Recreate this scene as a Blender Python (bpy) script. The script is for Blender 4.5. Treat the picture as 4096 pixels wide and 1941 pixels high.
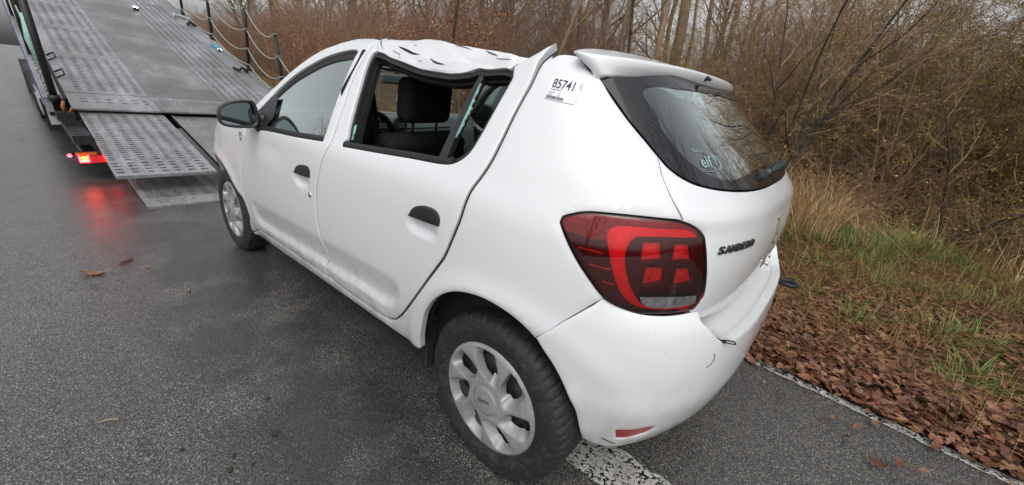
import bpy, bmesh, math, random
import numpy as np
from mathutils import Vector, Matrix
from mathutils.geometry import delaunay_2d_cdt
for o in list(bpy.data.objects): bpy.data.objects.remove(o)
SC = bpy.context.scene
COL = SC.collection
# ------------------------------------------------------------------ camera, sky, sun, exposure
cam = bpy.data.objects.new('camera', bpy.data.cameras.new('camera')); COL.objects.link(cam)
cam.data.sensor_width = 36; cam.data.lens = 1589.85 / 4096 * 36
cam.data.clip_start = .05; cam.data.clip_end = 2000
_y, _p, _r = -.8835, -.3804, .0829
_f = Vector((math.cos(_p)*math.cos(_y), math.cos(_p)*math.sin(_y), math.sin(_p)))
_rt = Vector((math.sin(_y), -math.cos(_y), 0)); _up = _rt.cross(_f)
_r1 = math.cos(_r)*_rt + math.sin(_r)*_up; _u1 = -math.sin(_r)*_rt + math.cos(_r)*_up
_m = Matrix((_r1, _u1, -_f)).transposed().to_4x4(); _m.translation = Vector((-.7068, 1.6212, 1.3096))
cam.matrix_world = _m
SC.camera = cam
SUN_EL, SUN_AZ = math.radians(58), math.radians(318)
world = bpy.data.worlds.new('World'); SC.world = world; world.use_nodes = True
wn = world.node_tree; wn.nodes.clear()
sky = wn.nodes.new('ShaderNodeTexSky'); sky.sky_type = 'NISHITA'; sky.sun_disc = False
sky.sun_elevation = SUN_EL; sky.sun_rotation = SUN_AZ; sky.air_density = 1.0; sky.dust_density = 4.0; sky.ozone_density = 1.0
hs = wn.nodes.new('ShaderNodeHueSaturation'); hs.inputs['Saturation'].default_value = .16
bg = wn.nodes.new('ShaderNodeBackground'); bg.inputs['Strength'].default_value = .15
wo = wn.nodes.new('ShaderNodeOutputWorld')
wn.links.new(sky.outputs[0], hs.inputs['Color']); wn.links.new(hs.outputs[0], bg.inputs[0]); wn.links.new(bg.outputs[0], wo.inputs[0])
sun = bpy.data.objects.new('sun', bpy.data.lights.new('sun', 'SUN')); COL.objects.link(sun)
sun.data.energy = .6; sun.data.angle = math.radians(70); sun.data.color = (1, .985, .96)
_sd = Vector((math.sin(SUN_AZ)*math.cos(SUN_EL), math.cos(SUN_AZ)*math.cos(SUN_EL), math.sin(SUN_EL)))
sun.rotation_euler = _sd.to_track_quat('Z', 'Y').to_euler()
vs = SC.view_settings; vs.view_transform = 'Standard'; vs.look = 'None'; vs.exposure = 0.25; vs.gamma = 1; vs.use_curve_mapping = False
SC.cycles.max_bounces = 8; SC.cycles.transparent_max_bounces = 16
try: SC.cycles.use_denoising = True
except Exception: pass

# ------------------------------------------------------------------ helpers
RND = random.Random(7)
def mk(name, verts, faces, mat, parent=None, smooth=True, mats=None, fmat=None):
    me = bpy.data.meshes.new(name)
    me.from_pydata([tuple(map(float, v)) for v in verts], [], [tuple(int(i) for i in f) for f in faces])
    if mats:
        for m in mats: me.materials.append(m)
        if fmat is not None: me.polygons.foreach_set('material_index', np.asarray(fmat, dtype=np.int32))
    elif mat: me.materials.append(mat)
    if smooth: me.polygons.foreach_set('use_smooth', np.ones(len(me.polygons), dtype=bool))
    me.update()
    return link(name, me, parent)
def link(name, data, parent=None):
    o = bpy.data.objects.new(name, data); COL.objects.link(o)
    if parent: o.parent = parent
    return o
def thing(name, label, cat, loc=(0, 0, 0), rot=(0, 0, 0), group=None):
    o = bpy.data.objects.new(name, None); COL.objects.link(o); o.empty_display_size = .1
    o.location = loc; o.rotation_euler = rot; o['label'] = label; o['category'] = cat
    if group: o['group'] = group
    return o
def tag(o, label=None, cat=None, group=None, kind=None):
    if label: o['label'] = label
    if cat: o['category'] = cat
    if group: o['group'] = group
    if kind: o['kind'] = kind
    return o
class G:
    """collects geometry for one mesh"""
    def __init__(s): s.v, s.f, s.m, s.cm = [], [], [], 0
    def add(s, v, f):
        k = len(s.v); s.v += [tuple(map(float, p)) for p in v]; s.f += [tuple(int(i)+k for i in q) for q in f]; s.m += [s.cm]*len(f); return s
    def box(s, x0, x1, y0, y1, z0, z1, M=None):
        v = [(x, y, z) for x in (x0, x1) for y in (y0, y1) for z in (z0, z1)]
        if M is not None: v = [tuple(M @ Vector(p)) for p in v]
        return s.add(v, [(0, 1, 3, 2), (4, 6, 7, 5), (0, 4, 5, 1), (2, 3, 7, 6), (0, 2, 6, 4), (1, 5, 7, 3)])
    def tube(s, pts, r, n=8, cap=True):
        P = [Vector(p) for p in pts]; rr = r if hasattr(r, '__len__') else [r]*len(P)
        v, f = [], []; t0 = None; a = None
        for i, p in enumerate(P):
            t = (P[min(i+1, len(P)-1)] - P[max(i-1, 0)]).normalized()
            if a is None: a = t.orthogonal().normalized()
            else: a = (a - t*a.dot(t)).normalized() if (a - t*a.dot(t)).length > 1e-6 else t.orthogonal().normalized()
            b = t.cross(a)
            v += [tuple(p + rr[i]*(math.cos(2*math.pi*k/n)*a + math.sin(2*math.pi*k/n)*b)) for k in range(n)]
            if i: f += [((i-1)*n+k, (i-1)*n+(k+1) % n, i*n+(k+1) % n, i*n+k) for k in range(n)]
        if cap: f += [tuple(range(n))[::-1], tuple(range((len(P)-1)*n, len(P)*n))]
        return s.add(v, f)
    def lathe(s, prof, n=48, M=None, caps=False):
        """profile (r, y) turned round the y axis"""
        v = [(r*math.cos(2*math.pi*k/n), y, r*math.sin(2*math.pi*k/n)) for r, y in prof for k in range(n)]
        if M is not None: v = [tuple(M @ Vector(p)) for p in v]
        f = [(i*n+k, i*n+(k+1) % n, (i+1)*n+(k+1) % n, (i+1)*n+k) for i in range(len(prof)-1) for k in range(n)]
        if caps: f += [tuple(range(n))[::-1], tuple(range((len(prof)-1)*n, len(prof)*n))]
        return s.add(v, f)
    def prism(s, poly, d, M=None):
        """polygon in xz, thickness d along y"""
        n = len(poly); v = [(p[0], 0, p[1]) for p in poly] + [(p[0], d, p[1]) for p in poly]
        if M is not None: v = [tuple(M @ Vector(p)) for p in v]
        return s.add(v, [tuple(range(n)), tuple(range(2*n-1, n-1, -1))] + [(i, i+n, (i+1) % n+n, (i+1) % n) for i in range(n)])
    def build(s, name, mat, parent=None, smooth=False, mats=None):
        return mk(name, s.v, s.f, mat, parent, smooth, mats, s.m if mats else None)
def bevel(o, w=.006, seg=2, ang=.6):
    m = o.modifiers.new('bevel', 'BEVEL'); m.width = w; m.segments = seg; m.limit_method = 'ANGLE'; m.angle_limit = ang; m.harden_normals = False
    return o
def subd(o, n=2):
    m = o.modifiers.new('sub', 'SUBSURF'); m.levels = n; m.render_levels = n; return o
def smooth_by(o, ang=35):
    me = o.data; me.polygons.foreach_set('use_smooth', np.ones(len(me.polygons), dtype=bool))
    bm = bmesh.new(); bm.from_mesh(me)
    for e in bm.edges:
        if len(e.link_faces) == 2 and e.calc_face_angle(0) > math.radians(ang): e.smooth = False
    bm.to_mesh(me); bm.free(); return o

# ------------------------------------------------------------------ materials
class N:
    def __init__(s, name):
        s.m = bpy.data.materials.new(name); s.m.use_nodes = True; s.t = s.m.node_tree; s.t.nodes.clear()
        s.out = s.n('OutputMaterial')
    def n(s, t, **k):
        x = s.t.nodes.new('ShaderNode'+t)
        for a, b in k.items(): setattr(x, a, b)
        return x
    def l(s, a, b): s.t.links.new(a, b)
    def pr(s, color=(.5, .5, .5), rough=.5, metal=0, coat=0, spec=.5, coat_rough=.05):
        p = s.n('BsdfPrincipled'); p.inputs['Base Color'].default_value = (*color, 1); p.inputs['Roughness'].default_value = rough
        p.inputs['Metallic'].default_value = metal; p.inputs['Coat Weight'].default_value = coat; p.inputs['Coat Roughness'].default_value = coat_rough
        p.inputs['Specular IOR Level'].default_value = spec
        s.l(p.outputs[0], s.out.inputs[0]); s.p = p; return p
    def co(s, kind='Object'):
        if kind == 'Position': return s.n('NewGeometry').outputs['Position']
        return s.n('TexCoord').outputs[kind]
    def noise(s, scale, detail=4, rough=.55, vec=None, dist=0):
        x = s.n('TexNoise'); x.inputs['Scale'].default_value = scale; x.inputs['Detail'].default_value = detail; x.inputs['Roughness'].default_value = rough
        x.inputs['Distortion'].default_value = dist
        if vec is not None: s.l(vec, x.inputs['Vector'])
        return x.outputs[0]
    def voro(s, scale, vec=None, feature='F1', out='Distance', rnd=1):
        x = s.n('TexVoronoi', feature=feature); x.inputs['Scale'].default_value = scale; x.inputs['Randomness'].default_value = rnd
        if vec is not None: s.l(vec, x.inputs['Vector'])
        return x.outputs[out]
    def ramp(s, fac, stops, interp='LINEAR'):
        x = s.n('ValToRGB'); x.color_ramp.interpolation = interp
        e = x.color_ramp.elements
        while len(e) < len(stops): e.new(.5)
        for i, (p, c) in enumerate(stops):
            e[i].position = p; e[i].color = (*c, 1) if hasattr(c, '__len__') else (c, c, c, 1)
        s.l(fac, x.inputs[0]); return x.outputs[0]
    def mix(s, fac, a, b, mode='MIX'):
        x = s.n('Mix', data_type='RGBA', blend_type=mode)
        for val, k in ((fac, 0), (a, 6), (b, 7)):
            if hasattr(val, 'node'): s.l(val, x.inputs[k])
            elif k == 0: x.inputs[0].default_value = val
            else: x.inputs[k].default_value = (*val, 1)
        return x.outputs[2]
    def math(s, op, a, b=None, clamp=False):
        x = s.n('Math', operation=op, use_clamp=clamp)
        for i, val in enumerate((a, b)):
            if val is None: continue
            if hasattr(val, 'node'): s.l(val, x.inputs[i])
            else: x.inputs[i].default_value = val
        return x.outputs[0]
    def map(s, vec, loc=(0, 0, 0), rot=(0, 0, 0), scale=(1, 1, 1)):
        x = s.n('Mapping'); x.inputs['Location'].default_value = loc; x.inputs['Rotation'].default_value = rot; x.inputs['Scale'].default_value = scale
        s.l(vec, x.inputs[0]); return x.outputs[0]
    def sep(s, vec):
        x = s.n('SeparateXYZ'); s.l(vec, x.inputs[0]); return x.outputs
    def mr(s, v, a, b, c=0., d=1., smooth=False):
        x = s.n('MapRange', clamp=True)
        if smooth: x.interpolation_type = 'SMOOTHSTEP'
        s.l(v, x.inputs[0])
        for i, q in enumerate((a, b, c, d)): x.inputs[i+1].default_value = q
        return x.outputs[0]
    def bump(s, h, strength=.3, dist=.01, normal=None):
        x = s.n('Bump'); x.inputs['Strength'].default_value = strength; x.inputs['Distance'].default_value = dist
        s.l(h, x.inputs['Height'])
        if normal is not None: s.l(normal, x.inputs['Normal'])
        return x.outputs[0]
    def set(s, k, v):
        if hasattr(v, 'node'): s.l(v, s.p.inputs[k])
        else: s.p.inputs[k].default_value = v
def simple(name, color, rough=.5, metal=0, coat=0, var=.12, scale=30, bump=0, spec=.5):
    m = N(name); m.pr(color, rough, metal, coat, spec)
    nz = m.noise(scale, 5, .6, m.co('Position'))
    lo = tuple(c*(1-var) for c in color); hi = tuple(min(1, c*(1+var)) for c in color)
    m.set('Base Color', m.ramp(nz, [(.3, lo), (.7, hi)]))
    m.set('Roughness', m.mr(nz, .3, .7, max(0, rough-.06), min(1, rough+.08)))
    if bump: m.set('Normal', m.bump(m.noise(scale*3, 4, .6, m.co('Position')), bump, .004))
    return m.m

def mat_paint():
    m = N('white_paint'); m.pr((.725, .74, .755), .42, 0, .9, .4, .05)
    pos = m.co('Position'); x, y, z = m.sep(pos)
    low = m.mr(z, .70, .26)                                   # road film thickens towards the sill: wear, not light
    n1 = m.noise(7, 6, .65, pos); n2 = m.noise(38, 5, .7, pos)
    streak = m.noise(22, 4, .6, m.map(pos, scale=(1, 1, .22)))
    d = m.math('MULTIPLY', m.math('POWER', low, 1.6), m.mr(m.math('ADD', n1, m.math('MULTIPLY', streak, .6)), .55, 1.05))
    d = m.math('MULTIPLY', d, .85)
    c = m.mix(d, (.725, .74, .755), (.29, .245, .19))
    spots = m.math('MULTIPLY', m.mr(m.voro(26, pos), .075, .055), m.mr(m.noise(3.1, 3, .5, pos), .52, .6))
    spots = m.math('MULTIPLY', spots, m.mr(z, .95, .6))
    c = m.mix(m.math('MULTIPLY', spots, .55), c, (.22, .19, .16))
    c = m.mix(m.mr(n2, .62, .9, 0, .06), c, (.55, .55, .53))
    m.set('Base Color', c)
    m.set('Roughness', m.mr(n1, .3, .7, .32, .46))
    m.set('Coat Roughness', m.mr(n2, .3, .8, .03, .12))
    return m.m
PAINT = mat_paint()
def mat_glass(name, tint, refl=1.0, rough=.02, film=.0):
    m = N(name); tr = m.n('BsdfTransparent'); tr.inputs[0].default_value = (*tint, 1)
    gl = m.n('BsdfGlossy'); gl.inputs['Roughness'].default_value = rough; gl.inputs[0].default_value = (.93, 1, .98, 1)
    fr = m.n('Fresnel'); fr.inputs[0].default_value = 1.52
    f = m.math('MULTIPLY', fr.outputs[0], refl, True)
    ms = m.n('MixShader'); m.l(f, ms.inputs[0]); m.l(tr.outputs[0], ms.inputs[1]); m.l(gl.outputs[0], ms.inputs[2])
    last = ms.outputs[0]
    if film:
        df = m.n('BsdfDiffuse'); df.inputs[0].default_value = (.33, .40, .38, 1)
        pos = m.co('Position'); nz = m.math('ADD', m.mr(m.noise(5, 6, .65, pos), .35, .75, 0, film), m.mr(m.noise(260, 2, .6, pos), .6, .75, 0, film*.8))
        m2 = m.n('MixShader'); m.l(nz, m2.inputs[0]); m.l(last, m2.inputs[1]); m.l(df.outputs[0], m2.inputs[2]); last = m2.outputs[0]
    m.l(last, m.out.inputs[0]); return m.m
GLASS = mat_glass('side_glass', (.40, .52, .49), 4.2, .015, .09)
RGLASS = mat_glass('rear_glass', (.26, .38, .35), 3.2, .012, .04)
WGLASS = mat_glass('windscreen_glass', (.75, .85, .80), 1.0, .02, .03)
FRIT = simple('black_frit', (.008, .008, .010), .03, coat=0, var=.1, spec=.9)
RUBBER = simple('black_rubber', (.016, .016, .018), .55, var=.25, scale=60, bump=.1)
PLASTIC = simple('black_plastic', (.020, .021, .024), .38, var=.2, scale=80, bump=.25)
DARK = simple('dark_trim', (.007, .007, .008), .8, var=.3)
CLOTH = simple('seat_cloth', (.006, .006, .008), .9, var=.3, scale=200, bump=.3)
DASH = simple('dash_plastic', (.13, .15, .16), .55, var=.1, scale=150, bump=.2)
BEIGE = simple('pillar_trim', (.30, .28, .25), .8, var=.1)
def mat_tyre():
    m = N('tyre_rubber'); m.pr((.02, .02, .021), .72)
    p = m.co('Object'); n1 = m.noise(30, 6, .75, p); n2 = m.noise(120, 4, .7, p)
    mud = m.mr(m.math('ADD', n1, m.math('MULTIPLY', n2, .5)), .74, 1.0, .0, .6)
    m.set('Base Color', m.mix(mud, (.013, .013, .014), (.075, .068, .056)))
    m.set('Roughness', m.mr(n2, .3, .7, .55, .85)); m.set('Normal', m.bump(n2, .25, .003)); return m.m
TYRE = mat_tyre()
def mat_hub():
    m = N('hubcap_silver'); m.pr((.36, .37, .37), .46, .30, .1)
    p = m.co('Object'); n1 = m.noise(14, 6, .7, p); n2 = m.noise(90, 4, .7, p)
    m.set('Base Color', m.mix(m.mr(m.math('ADD', n1, m.math('MULTIPLY', n2, .4)), .62, .95, 0, .6), (.36, .365, .365), (.15, .135, .11)))
    m.set('Roughness', m.mr(n1, .3, .7, .38, .56)); return m.m
HUB = mat_hub()
STEEL = simple('wheel_steel', (.055, .06, .062), .55, .3, var=.35, scale=40, bump=.2)
LENS_DARK = simple('lens_dark_red', (.050, .009, .016), .35, var=.3, scale=25)
LENS_HOUSING = simple('lamp_housing', (.030, .004, .007), .5, var=.3)
LENS_WINE = simple('lens_wine_red', (.20, .035, .055), .35, var=.35, scale=60)
LENS_RED = simple('lens_bright_red', (.92, .035, .06), .35, var=.12, scale=40)
LENS_MID = simple('lens_mid_red', (.72, .035, .045), .3, var=.35, scale=60)
LENS_CLEAR = simple('lens_clear', (.20, .19, .20), .12, .4, .7, var=.5, scale=60)
COVER = mat_glass('lamp_cover', (.98, .34, .37), 1.0, .03, .0)
REFL = simple('reflector_red', (.34, .022, .030), .3, coat=.3, var=.2, scale=300)
CHROME = simple('chrome', (.6, .6, .6), .12, 1.0)
PAPER = simple('sticker_paper', (.80, .80, .84), .5, var=.02)
INK = simple('ink', (.035, .037, .042), .6, var=.1)
RUST = simple('adhesive_residue', (.27, .20, .15), .8, var=.4, scale=120)

# ------------------------------------------------------------------ the car body surface
# ---- body surface: S(u, z); u runs forward along the side, below X0 it wraps round the tail, above X1 round the nose
ZK=np.array([.15,.22,.27,.33,.42,.52,.62,.72,.82,.90,.96,1.0,1.04,1.10,1.18,1.26,1.33,1.38,1.41,1.435,1.455,1.47])
YK=np.array([.775,.805,.822,.838,.851,.859,.864,.866,.864,.859,.850,.838,.818,.790,.750,.708,.669,.638,.614,.582,.535,.46])
YK=YK+.02*ZK
X0,KU=.25,.80
X1,KF=2.30,1.0
XR_Z=np.array([.15,.30,.60,.70,.80,.90,.98,1.03,1.07,1.12,1.20,1.30,1.38,1.42,1.47])
XR_Z=XR_Z+.012
XR=np.array([-.47,-.50,-.52,-.545,-.565,-.572,-.563,-.545,-.515,-.465,-.385,-.285,-.205,-.165,-.12])
XB_Z=np.array([.15,.22,.28,.34,.42,.50,.60,.68,.72,.75,.78,.85])
XB_Z=XB_Z+.012
XB=np.array([-.47,-.515,-.553,-.583,-.606,-.618,-.620,-.611,-.600,-.581,-.562,-.569])
def _s(x,xk,yk):  # smooth interpolation (monotone-ish cubic hermite)
    x=np.clip(np.asarray(x,float),xk[0],xk[-1]); i=np.clip(np.searchsorted(xk,x)-1,0,len(xk)-2)
    d=np.gradient(yk,xk); h=xk[i+1]-xk[i]; t=(x-xk[i])/h
    return ((2*t**3-3*t**2+1)*yk[i]+(t**3-2*t**2+t)*h*d[i]+(-2*t**3+3*t**2)*yk[i+1]+(t**3-t**2)*h*d[i+1])
def W(z): return _s(z,ZK,YK)
def NR(z): return np.interp(z,[.2,.6,1.0,1.1,1.4],[3.2,3.3,3.2,3.6,3.8])
def S(u,z,bump=False):
    u=np.asarray(u,float); z=np.asarray(z,float); u,z=np.broadcast_arrays(u,z)
    w=W(z); x=u.copy(); y=w.copy()
    # tail
    a=X0-(_s(z,XB_Z,XB) if bump else _s(z,XR_Z,XR)); n=NR(z)
    th=np.clip(np.pi/2-(X0-u)/KU,0,np.pi/2); r=(np.abs(np.cos(th))**n+np.abs(np.sin(th))**n)**(-1/n)
    m=u<X0; x=np.where(m,X0-a*r*np.cos(th),x); y=np.where(m,w*r*np.sin(th),y)
    # nose
    xf=np.interp(z,[.2,.4,.6,.75,.85,.95,1.0,1.1],[3.28,3.40,3.41,3.36,3.22,2.9,2.6,2.5]); a=xf-X1; n=2.6
    th=np.clip(np.pi/2-(u-X1)/KF,0,np.pi/2); r=(np.abs(np.cos(th))**n+np.abs(np.sin(th))**n)**(-1/n)
    m=u>X1; x=np.where(m,X1+a*r*np.cos(th),x); y=np.where(m,w*r*np.sin(th),y)
    return np.stack([x,y,z],-1)
UC=X0-KU*np.pi/2  # u of the tail's centre line

UV = {'front_door': [[2.0715,0.3049,1.5619,0.3266,1.2639,0.3366,1.1033,0.3419],[1.1033,0.3419,1.1048,0.377,1.1041,0.405,1.0834,0.4399,1.0787,0.4814,1.0947,0.5279,1.1074,0.5873,1.1098,0.6544,1.0892,0.7906,1.0774,0.8198,1.0562,0.8792,1.0413,0.9106,1.0122,0.9645,0.987,1.0125,0.9872,1.0545,0.9944,1.1226,0.9984,1.1693,1.0079,1.2294,1.0125,1.3034,1.0049,1.3603,1.0086,1.3956,1.0064,1.413,1.0072,1.4282,1.0063,1.446],[1.0063,1.446,1.1223,1.458,1.2066,1.4562,1.2569,1.4422,1.3211,1.4214,1.4054,1.3955,1.4962,1.3574,1.5908,1.308,1.6848,1.2463,1.7412,1.2036,1.8543,1.1259,1.9315,1.0705],[1.9315,1.0705,1.9274,1.0307,1.9485,0.9567],[1.9485,0.9567,1.9598,0.9099,2.0086,0.8614,2.0647,0.7956,2.0893,0.7524,2.0847,0.7541,2.1307,0.6449,2.1459,0.5029,2.1094,0.402,2.0694,0.3532],[2.0694,0.3532,2.0715,0.3049]],
 'front_window': [[1.0898,1.3944,1.078,1.385,1.0791,1.3659,1.0743,1.2459,1.0524,1.0115],[1.0524,1.0115,1.3153,0.9943,1.6995,0.975,1.7768,0.9643],[1.7768,0.9643,1.8354,0.9882,1.9014,1.0468],[1.9014,1.0468,1.8575,1.0578,1.7534,1.1393,1.7085,1.18,1.6718,1.208,1.5914,1.2599,1.524,1.2933,1.4564,1.3213,1.3575,1.3574,1.2582,1.382,1.1911,1.3931,1.1216,1.3989,1.0898,1.3944]],
 'front_glass': [[1.0792,1.3745,1.0791,1.3659,1.0743,1.2459,1.0617,1.0257],[1.0617,1.0257,1.3255,1.0079,1.6936,0.9863],[1.6936,0.9863,1.633,1.0495,1.6662,1.1497],[1.6662,1.1497,1.611,1.1869,1.5358,1.2563,1.435,1.3011,1.3345,1.3356,1.2308,1.3585,1.0792,1.3745]],
 'rear_door': [[1.0983,0.344,1.0022,0.3378,0.8643,0.3357,0.7448,0.3404,0.6345,0.3447,0.5758,0.353,0.5358,0.367,0.5059,0.3822],[0.5059,0.3822,0.4642,0.4199,0.4057,0.4879,0.3293,0.5856,0.2776,0.6563,0.2279,0.724,0.1986,0.7659,0.1666,0.8399,0.1408,0.9136,0.1287,0.9726,0.1183,1.0105,0.0928,1.0612,0.0754,1.0967,0.055,1.1494,0.0287,1.2158,-0,1.2707,-0.0264,1.3112,-0.0472,1.3515,-0.0575,1.369,-0.0787,1.3899,-0.1085,1.411,-0.1208,1.4178],[-0.1208,1.4178,-0.0859,1.412,-0.0475,1.4,0.0052,1.3859],[0.0052,1.3859,0.0854,1.3622],[0.0854,1.3622,0.0834,1.3414,0.0777,1.3298,0.0848,1.3119,0.1067,1.2697,0.1306,1.2153,0.1522,1.1604,0.1748,1.1102,0.1959,1.0861,0.2248,1.0677,0.2538,1.0581,0.2908,1.0531,0.449,1.0441,0.6307,1.032,0.8827,1.0168],[0.8827,1.0168,0.8931,1.0286,0.8747,1.0414,0.8888,1.0881,0.9103,1.1671,0.9314,1.2516,0.9548,1.3337,0.9579,1.3631,0.9531,1.3846,0.9268,1.3927],[0.9268,1.3927,1.0063,1.446],[1.0063,1.446,1.0072,1.4282,1.0064,1.413,1.0086,1.3956,1.0049,1.3603,1.0125,1.3034,1.0079,1.2294,0.9984,1.1693,0.9944,1.1226,0.9872,1.0545,0.987,1.0125,1.0122,0.9645,1.0413,0.9106,1.0562,0.8792,1.0774,0.8198,1.0892,0.7906,1.1098,0.6544,1.1074,0.5873,1.0947,0.5279,1.0787,0.4814,1.0834,0.4399,1.1041,0.405,1.1048,0.377,1.1033,0.3419]],
 'rear_window': [[0.9268,1.3927,0.874,1.386,0.8072,1.3709,0.742,1.3607,0.665,1.3477,0.5941,1.3373,0.531,1.3326,0.4499,1.3291,0.4172,1.3282,0.3689,1.3327,0.3243,1.3396,0.3053,1.3469,0.2891,1.3508],[0.2891,1.3508,0.2641,1.3479,0.1978,1.352,0.131,1.3536,0.1024,1.3498,0.0834,1.3414,0.0777,1.3298,0.0848,1.3119,0.1067,1.2697,0.1306,1.2153,0.1522,1.1604,0.1748,1.1102,0.1959,1.0861,0.2248,1.0677,0.2538,1.0581,0.2908,1.0531,0.449,1.0441,0.6307,1.032,0.8827,1.0168],[0.8827,1.0168,0.8931,1.0286,0.8747,1.0414,0.8888,1.0881,0.9103,1.1671,0.9314,1.2516,0.9548,1.3337,0.9579,1.3631,0.9531,1.3846,0.9268,1.3927]],
 'roof_rail': [[1.0063,1.446,1.0146,1.4551,0.9266,1.4441,0.7823,1.446,0.677,1.4452,0.6025,1.4409,0.5176,1.4293,0.3906,1.4178,0.2307,1.4032,0.0052,1.3859],[0.0052,1.3859,0.0854,1.3622],[0.0854,1.3622,0.1028,1.3504,0.131,1.3536,0.1978,1.352,0.2641,1.3479,0.2891,1.3508],[0.2891,1.3508,0.3053,1.3469,0.3243,1.3396,0.3689,1.3327,0.4172,1.3282,0.4499,1.3291,0.531,1.3326,0.5941,1.3373,0.665,1.3477,0.742,1.3607,0.8072,1.3709,0.874,1.386,0.9268,1.3927],[0.9268,1.3927,1.0063,1.446]],
 'body_side': [[0.4586,0.4227,0.4007,0.4903,0.3248,0.5876,0.2734,0.6579,0.224,0.7254,0.1951,0.7672,0.1633,0.841,0.1377,0.9145,0.1259,0.9733,0.1156,1.011,0.09,1.0617,0.0726,1.0972,0.052,1.1497,0.0255,1.2161,-0.0034,1.2709,-0.0299,1.3114,-0.0508,1.3517,-0.0608,1.3662,-0.0769,1.3797,-0.1075,1.395,-0.1017,1.3862],[-0.1017,1.3862,-0.1436,1.4002,-0.23,1.3976,-0.2382,1.3951],[-0.2339,1.3905,-0.2546,1.3684,-0.2736,1.349,-0.2919,1.3432,-0.3131,1.3035,-0.3473,1.2448,-0.3791,1.1969,-0.3965,1.1686],[-0.3965,1.1686,-0.3898,1.1261,-0.3928,1.0834,-0.4128,1.0304],[-0.4116,1.0308,-0.3285,1.0326,-0.2698,1.0308,-0.2184,1.0266,-0.1966,1.0215,-0.1772,1.0128,-0.1578,1.0014,-0.1546,0.9871],[-0.1546,0.9871,-0.1631,0.9703,-0.1845,0.9343,-0.2122,0.8935,-0.2386,0.8609,-0.2652,0.8292,-0.2842,0.811],[-0.2846,0.8105,-0.2681,0.7895,-0.2515,0.7674,-0.2345,0.7442,-0.217,0.7197,-0.1986,0.6937,-0.1794,0.6662,-0.1588,0.6368],[-0.1588,0.6368,-0.1203,0.6674,-0.0769,0.6886,-0.0207,0.7007,0.0214,0.7023,0.0731,0.6944,0.13,0.6753,0.1854,0.6432,0.2486,0.5874,0.2992,0.5128,0.3252,0.4419,0.3412,0.3873,0.3523,0.3234,0.3552,0.3167],[0.3552,0.3167,0.5242,0.2996,0.7185,0.2907,0.9908,0.28,1.3198,0.2668,1.6412,0.2469,2.2647,0.2199],[2.2647,0.2199,2.0782,0.2956],[2.0782,0.2956,2.0721,0.3502],[2.0903,0.2963,1.5752,0.3153,1.2737,0.3266,1.1114,0.3326,1.1062,0.3348,1.0099,0.3285,0.8712,0.3268,0.7506,0.332,0.6394,0.3368,0.58,0.3455,0.5395,0.36,0.5092,0.3755]],
 'fender': [[2.0782,0.2956,2.0721,0.3502,2.1094,0.402,2.1459,0.5029,2.1307,0.6449,2.0847,0.7541,2.0893,0.7524,2.0647,0.7956,2.0086,0.8614,1.9598,0.9099,1.9485,0.9567],[1.9485,0.9567,1.9274,1.0307],[2.7306,0.6651,2.7306,0.67,2.6073,0.6743,2.4489,0.6606,2.3401,0.6084,2.2584,0.5312,2.1847,0.4729,2.1636,0.3801,2.2106,0.2848,2.2413,0.2359]],
 'tail_light': [[-0.155,0.9872,-0.1631,0.9703,-0.1845,0.9343,-0.2122,0.8935,-0.2386,0.8609,-0.2652,0.8292,-0.2854,0.8084,-0.3148,0.7924,-0.3491,0.7808,-0.3828,0.7754,-0.4171,0.7736,-0.4533,0.7736,-0.4842,0.7753,-0.5144,0.7755],[-0.5144,0.7755,-0.5227,0.8052,-0.5254,0.8259],[-0.5254,0.8259,-0.5137,0.8688,-0.4972,0.9245,-0.4856,0.963,-0.4761,0.9916],[-0.4761,0.9916,-0.4524,1.0108,-0.4311,1.0212,-0.412,1.0275,-0.369,1.0305,-0.3286,1.0313,-0.27,1.0295,-0.2186,1.0257,-0.1968,1.0206,-0.1774,1.0119,-0.158,1.0007,-0.155,0.9872]],
 'hatch_gap': [[-0.3965,1.1686,-0.3898,1.1261,-0.3928,1.0834,-0.4128,1.0304]],
 'hatch_win': [[-0.2867,1.3472,-0.2974,1.3287,-0.3197,1.2964,-0.3435,1.2532,-0.3476,1.2457,-0.3795,1.1977,-0.3965,1.1686,-0.4075,1.15,-0.4277,1.1311,-0.4589,1.1143,-0.5079,1.1025,-0.5801,1.0935,-0.6784,1.0865,-0.813,1.0816]],
 'bump_top': [[-0.5028,0.7803,-0.5036,0.7775,-0.5151,0.7478,-0.5259,0.7405]],
 'bumper': [[-0.2889,0.8081,-0.268,0.7886,-0.2431,0.7692,-0.2178,0.7484,-0.193,0.7257,-0.1705,0.7005,-0.1475,0.6733,-0.1242,0.644],[-0.124,0.6445,-0.1416,0.616,-0.1686,0.5788,-0.1972,0.5275,-0.2242,0.47,-0.2414,0.4364,-0.2611,0.3753,-0.2799,0.326,-0.2952,0.2967,-0.3212,0.2669,-0.3291,0.2781,-0.4025,0.2437],[-0.4025,0.2437,-0.4784,0.2098,-0.5129,0.2294,-0.5302,0.2783,-0.5733,0.3126,-0.6078,0.3469,-0.6365,0.4107,-0.6564,0.4985]],
 'reflector': [[-0.3519,0.3777,-0.3549,0.382,-0.3882,0.3857,-0.4254,0.388,-0.4542,0.3867],[-0.4542,0.3867,-0.4511,0.365,-0.4412,0.3503,-0.4207,0.3416,-0.3998,0.335,-0.3681,0.3324],[-0.3681,0.3324,-0.3519,0.3777]],
 'handle_f': [[1.3233,0.8252,1.2903,0.8474,1.2515,0.8701,1.2157,0.8809,1.1814,0.8841,1.1524,0.881,1.1408,0.8683,1.1405,0.8478,1.1464,0.8334],[1.1464,0.8334,1.3233,0.8252]],
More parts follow.
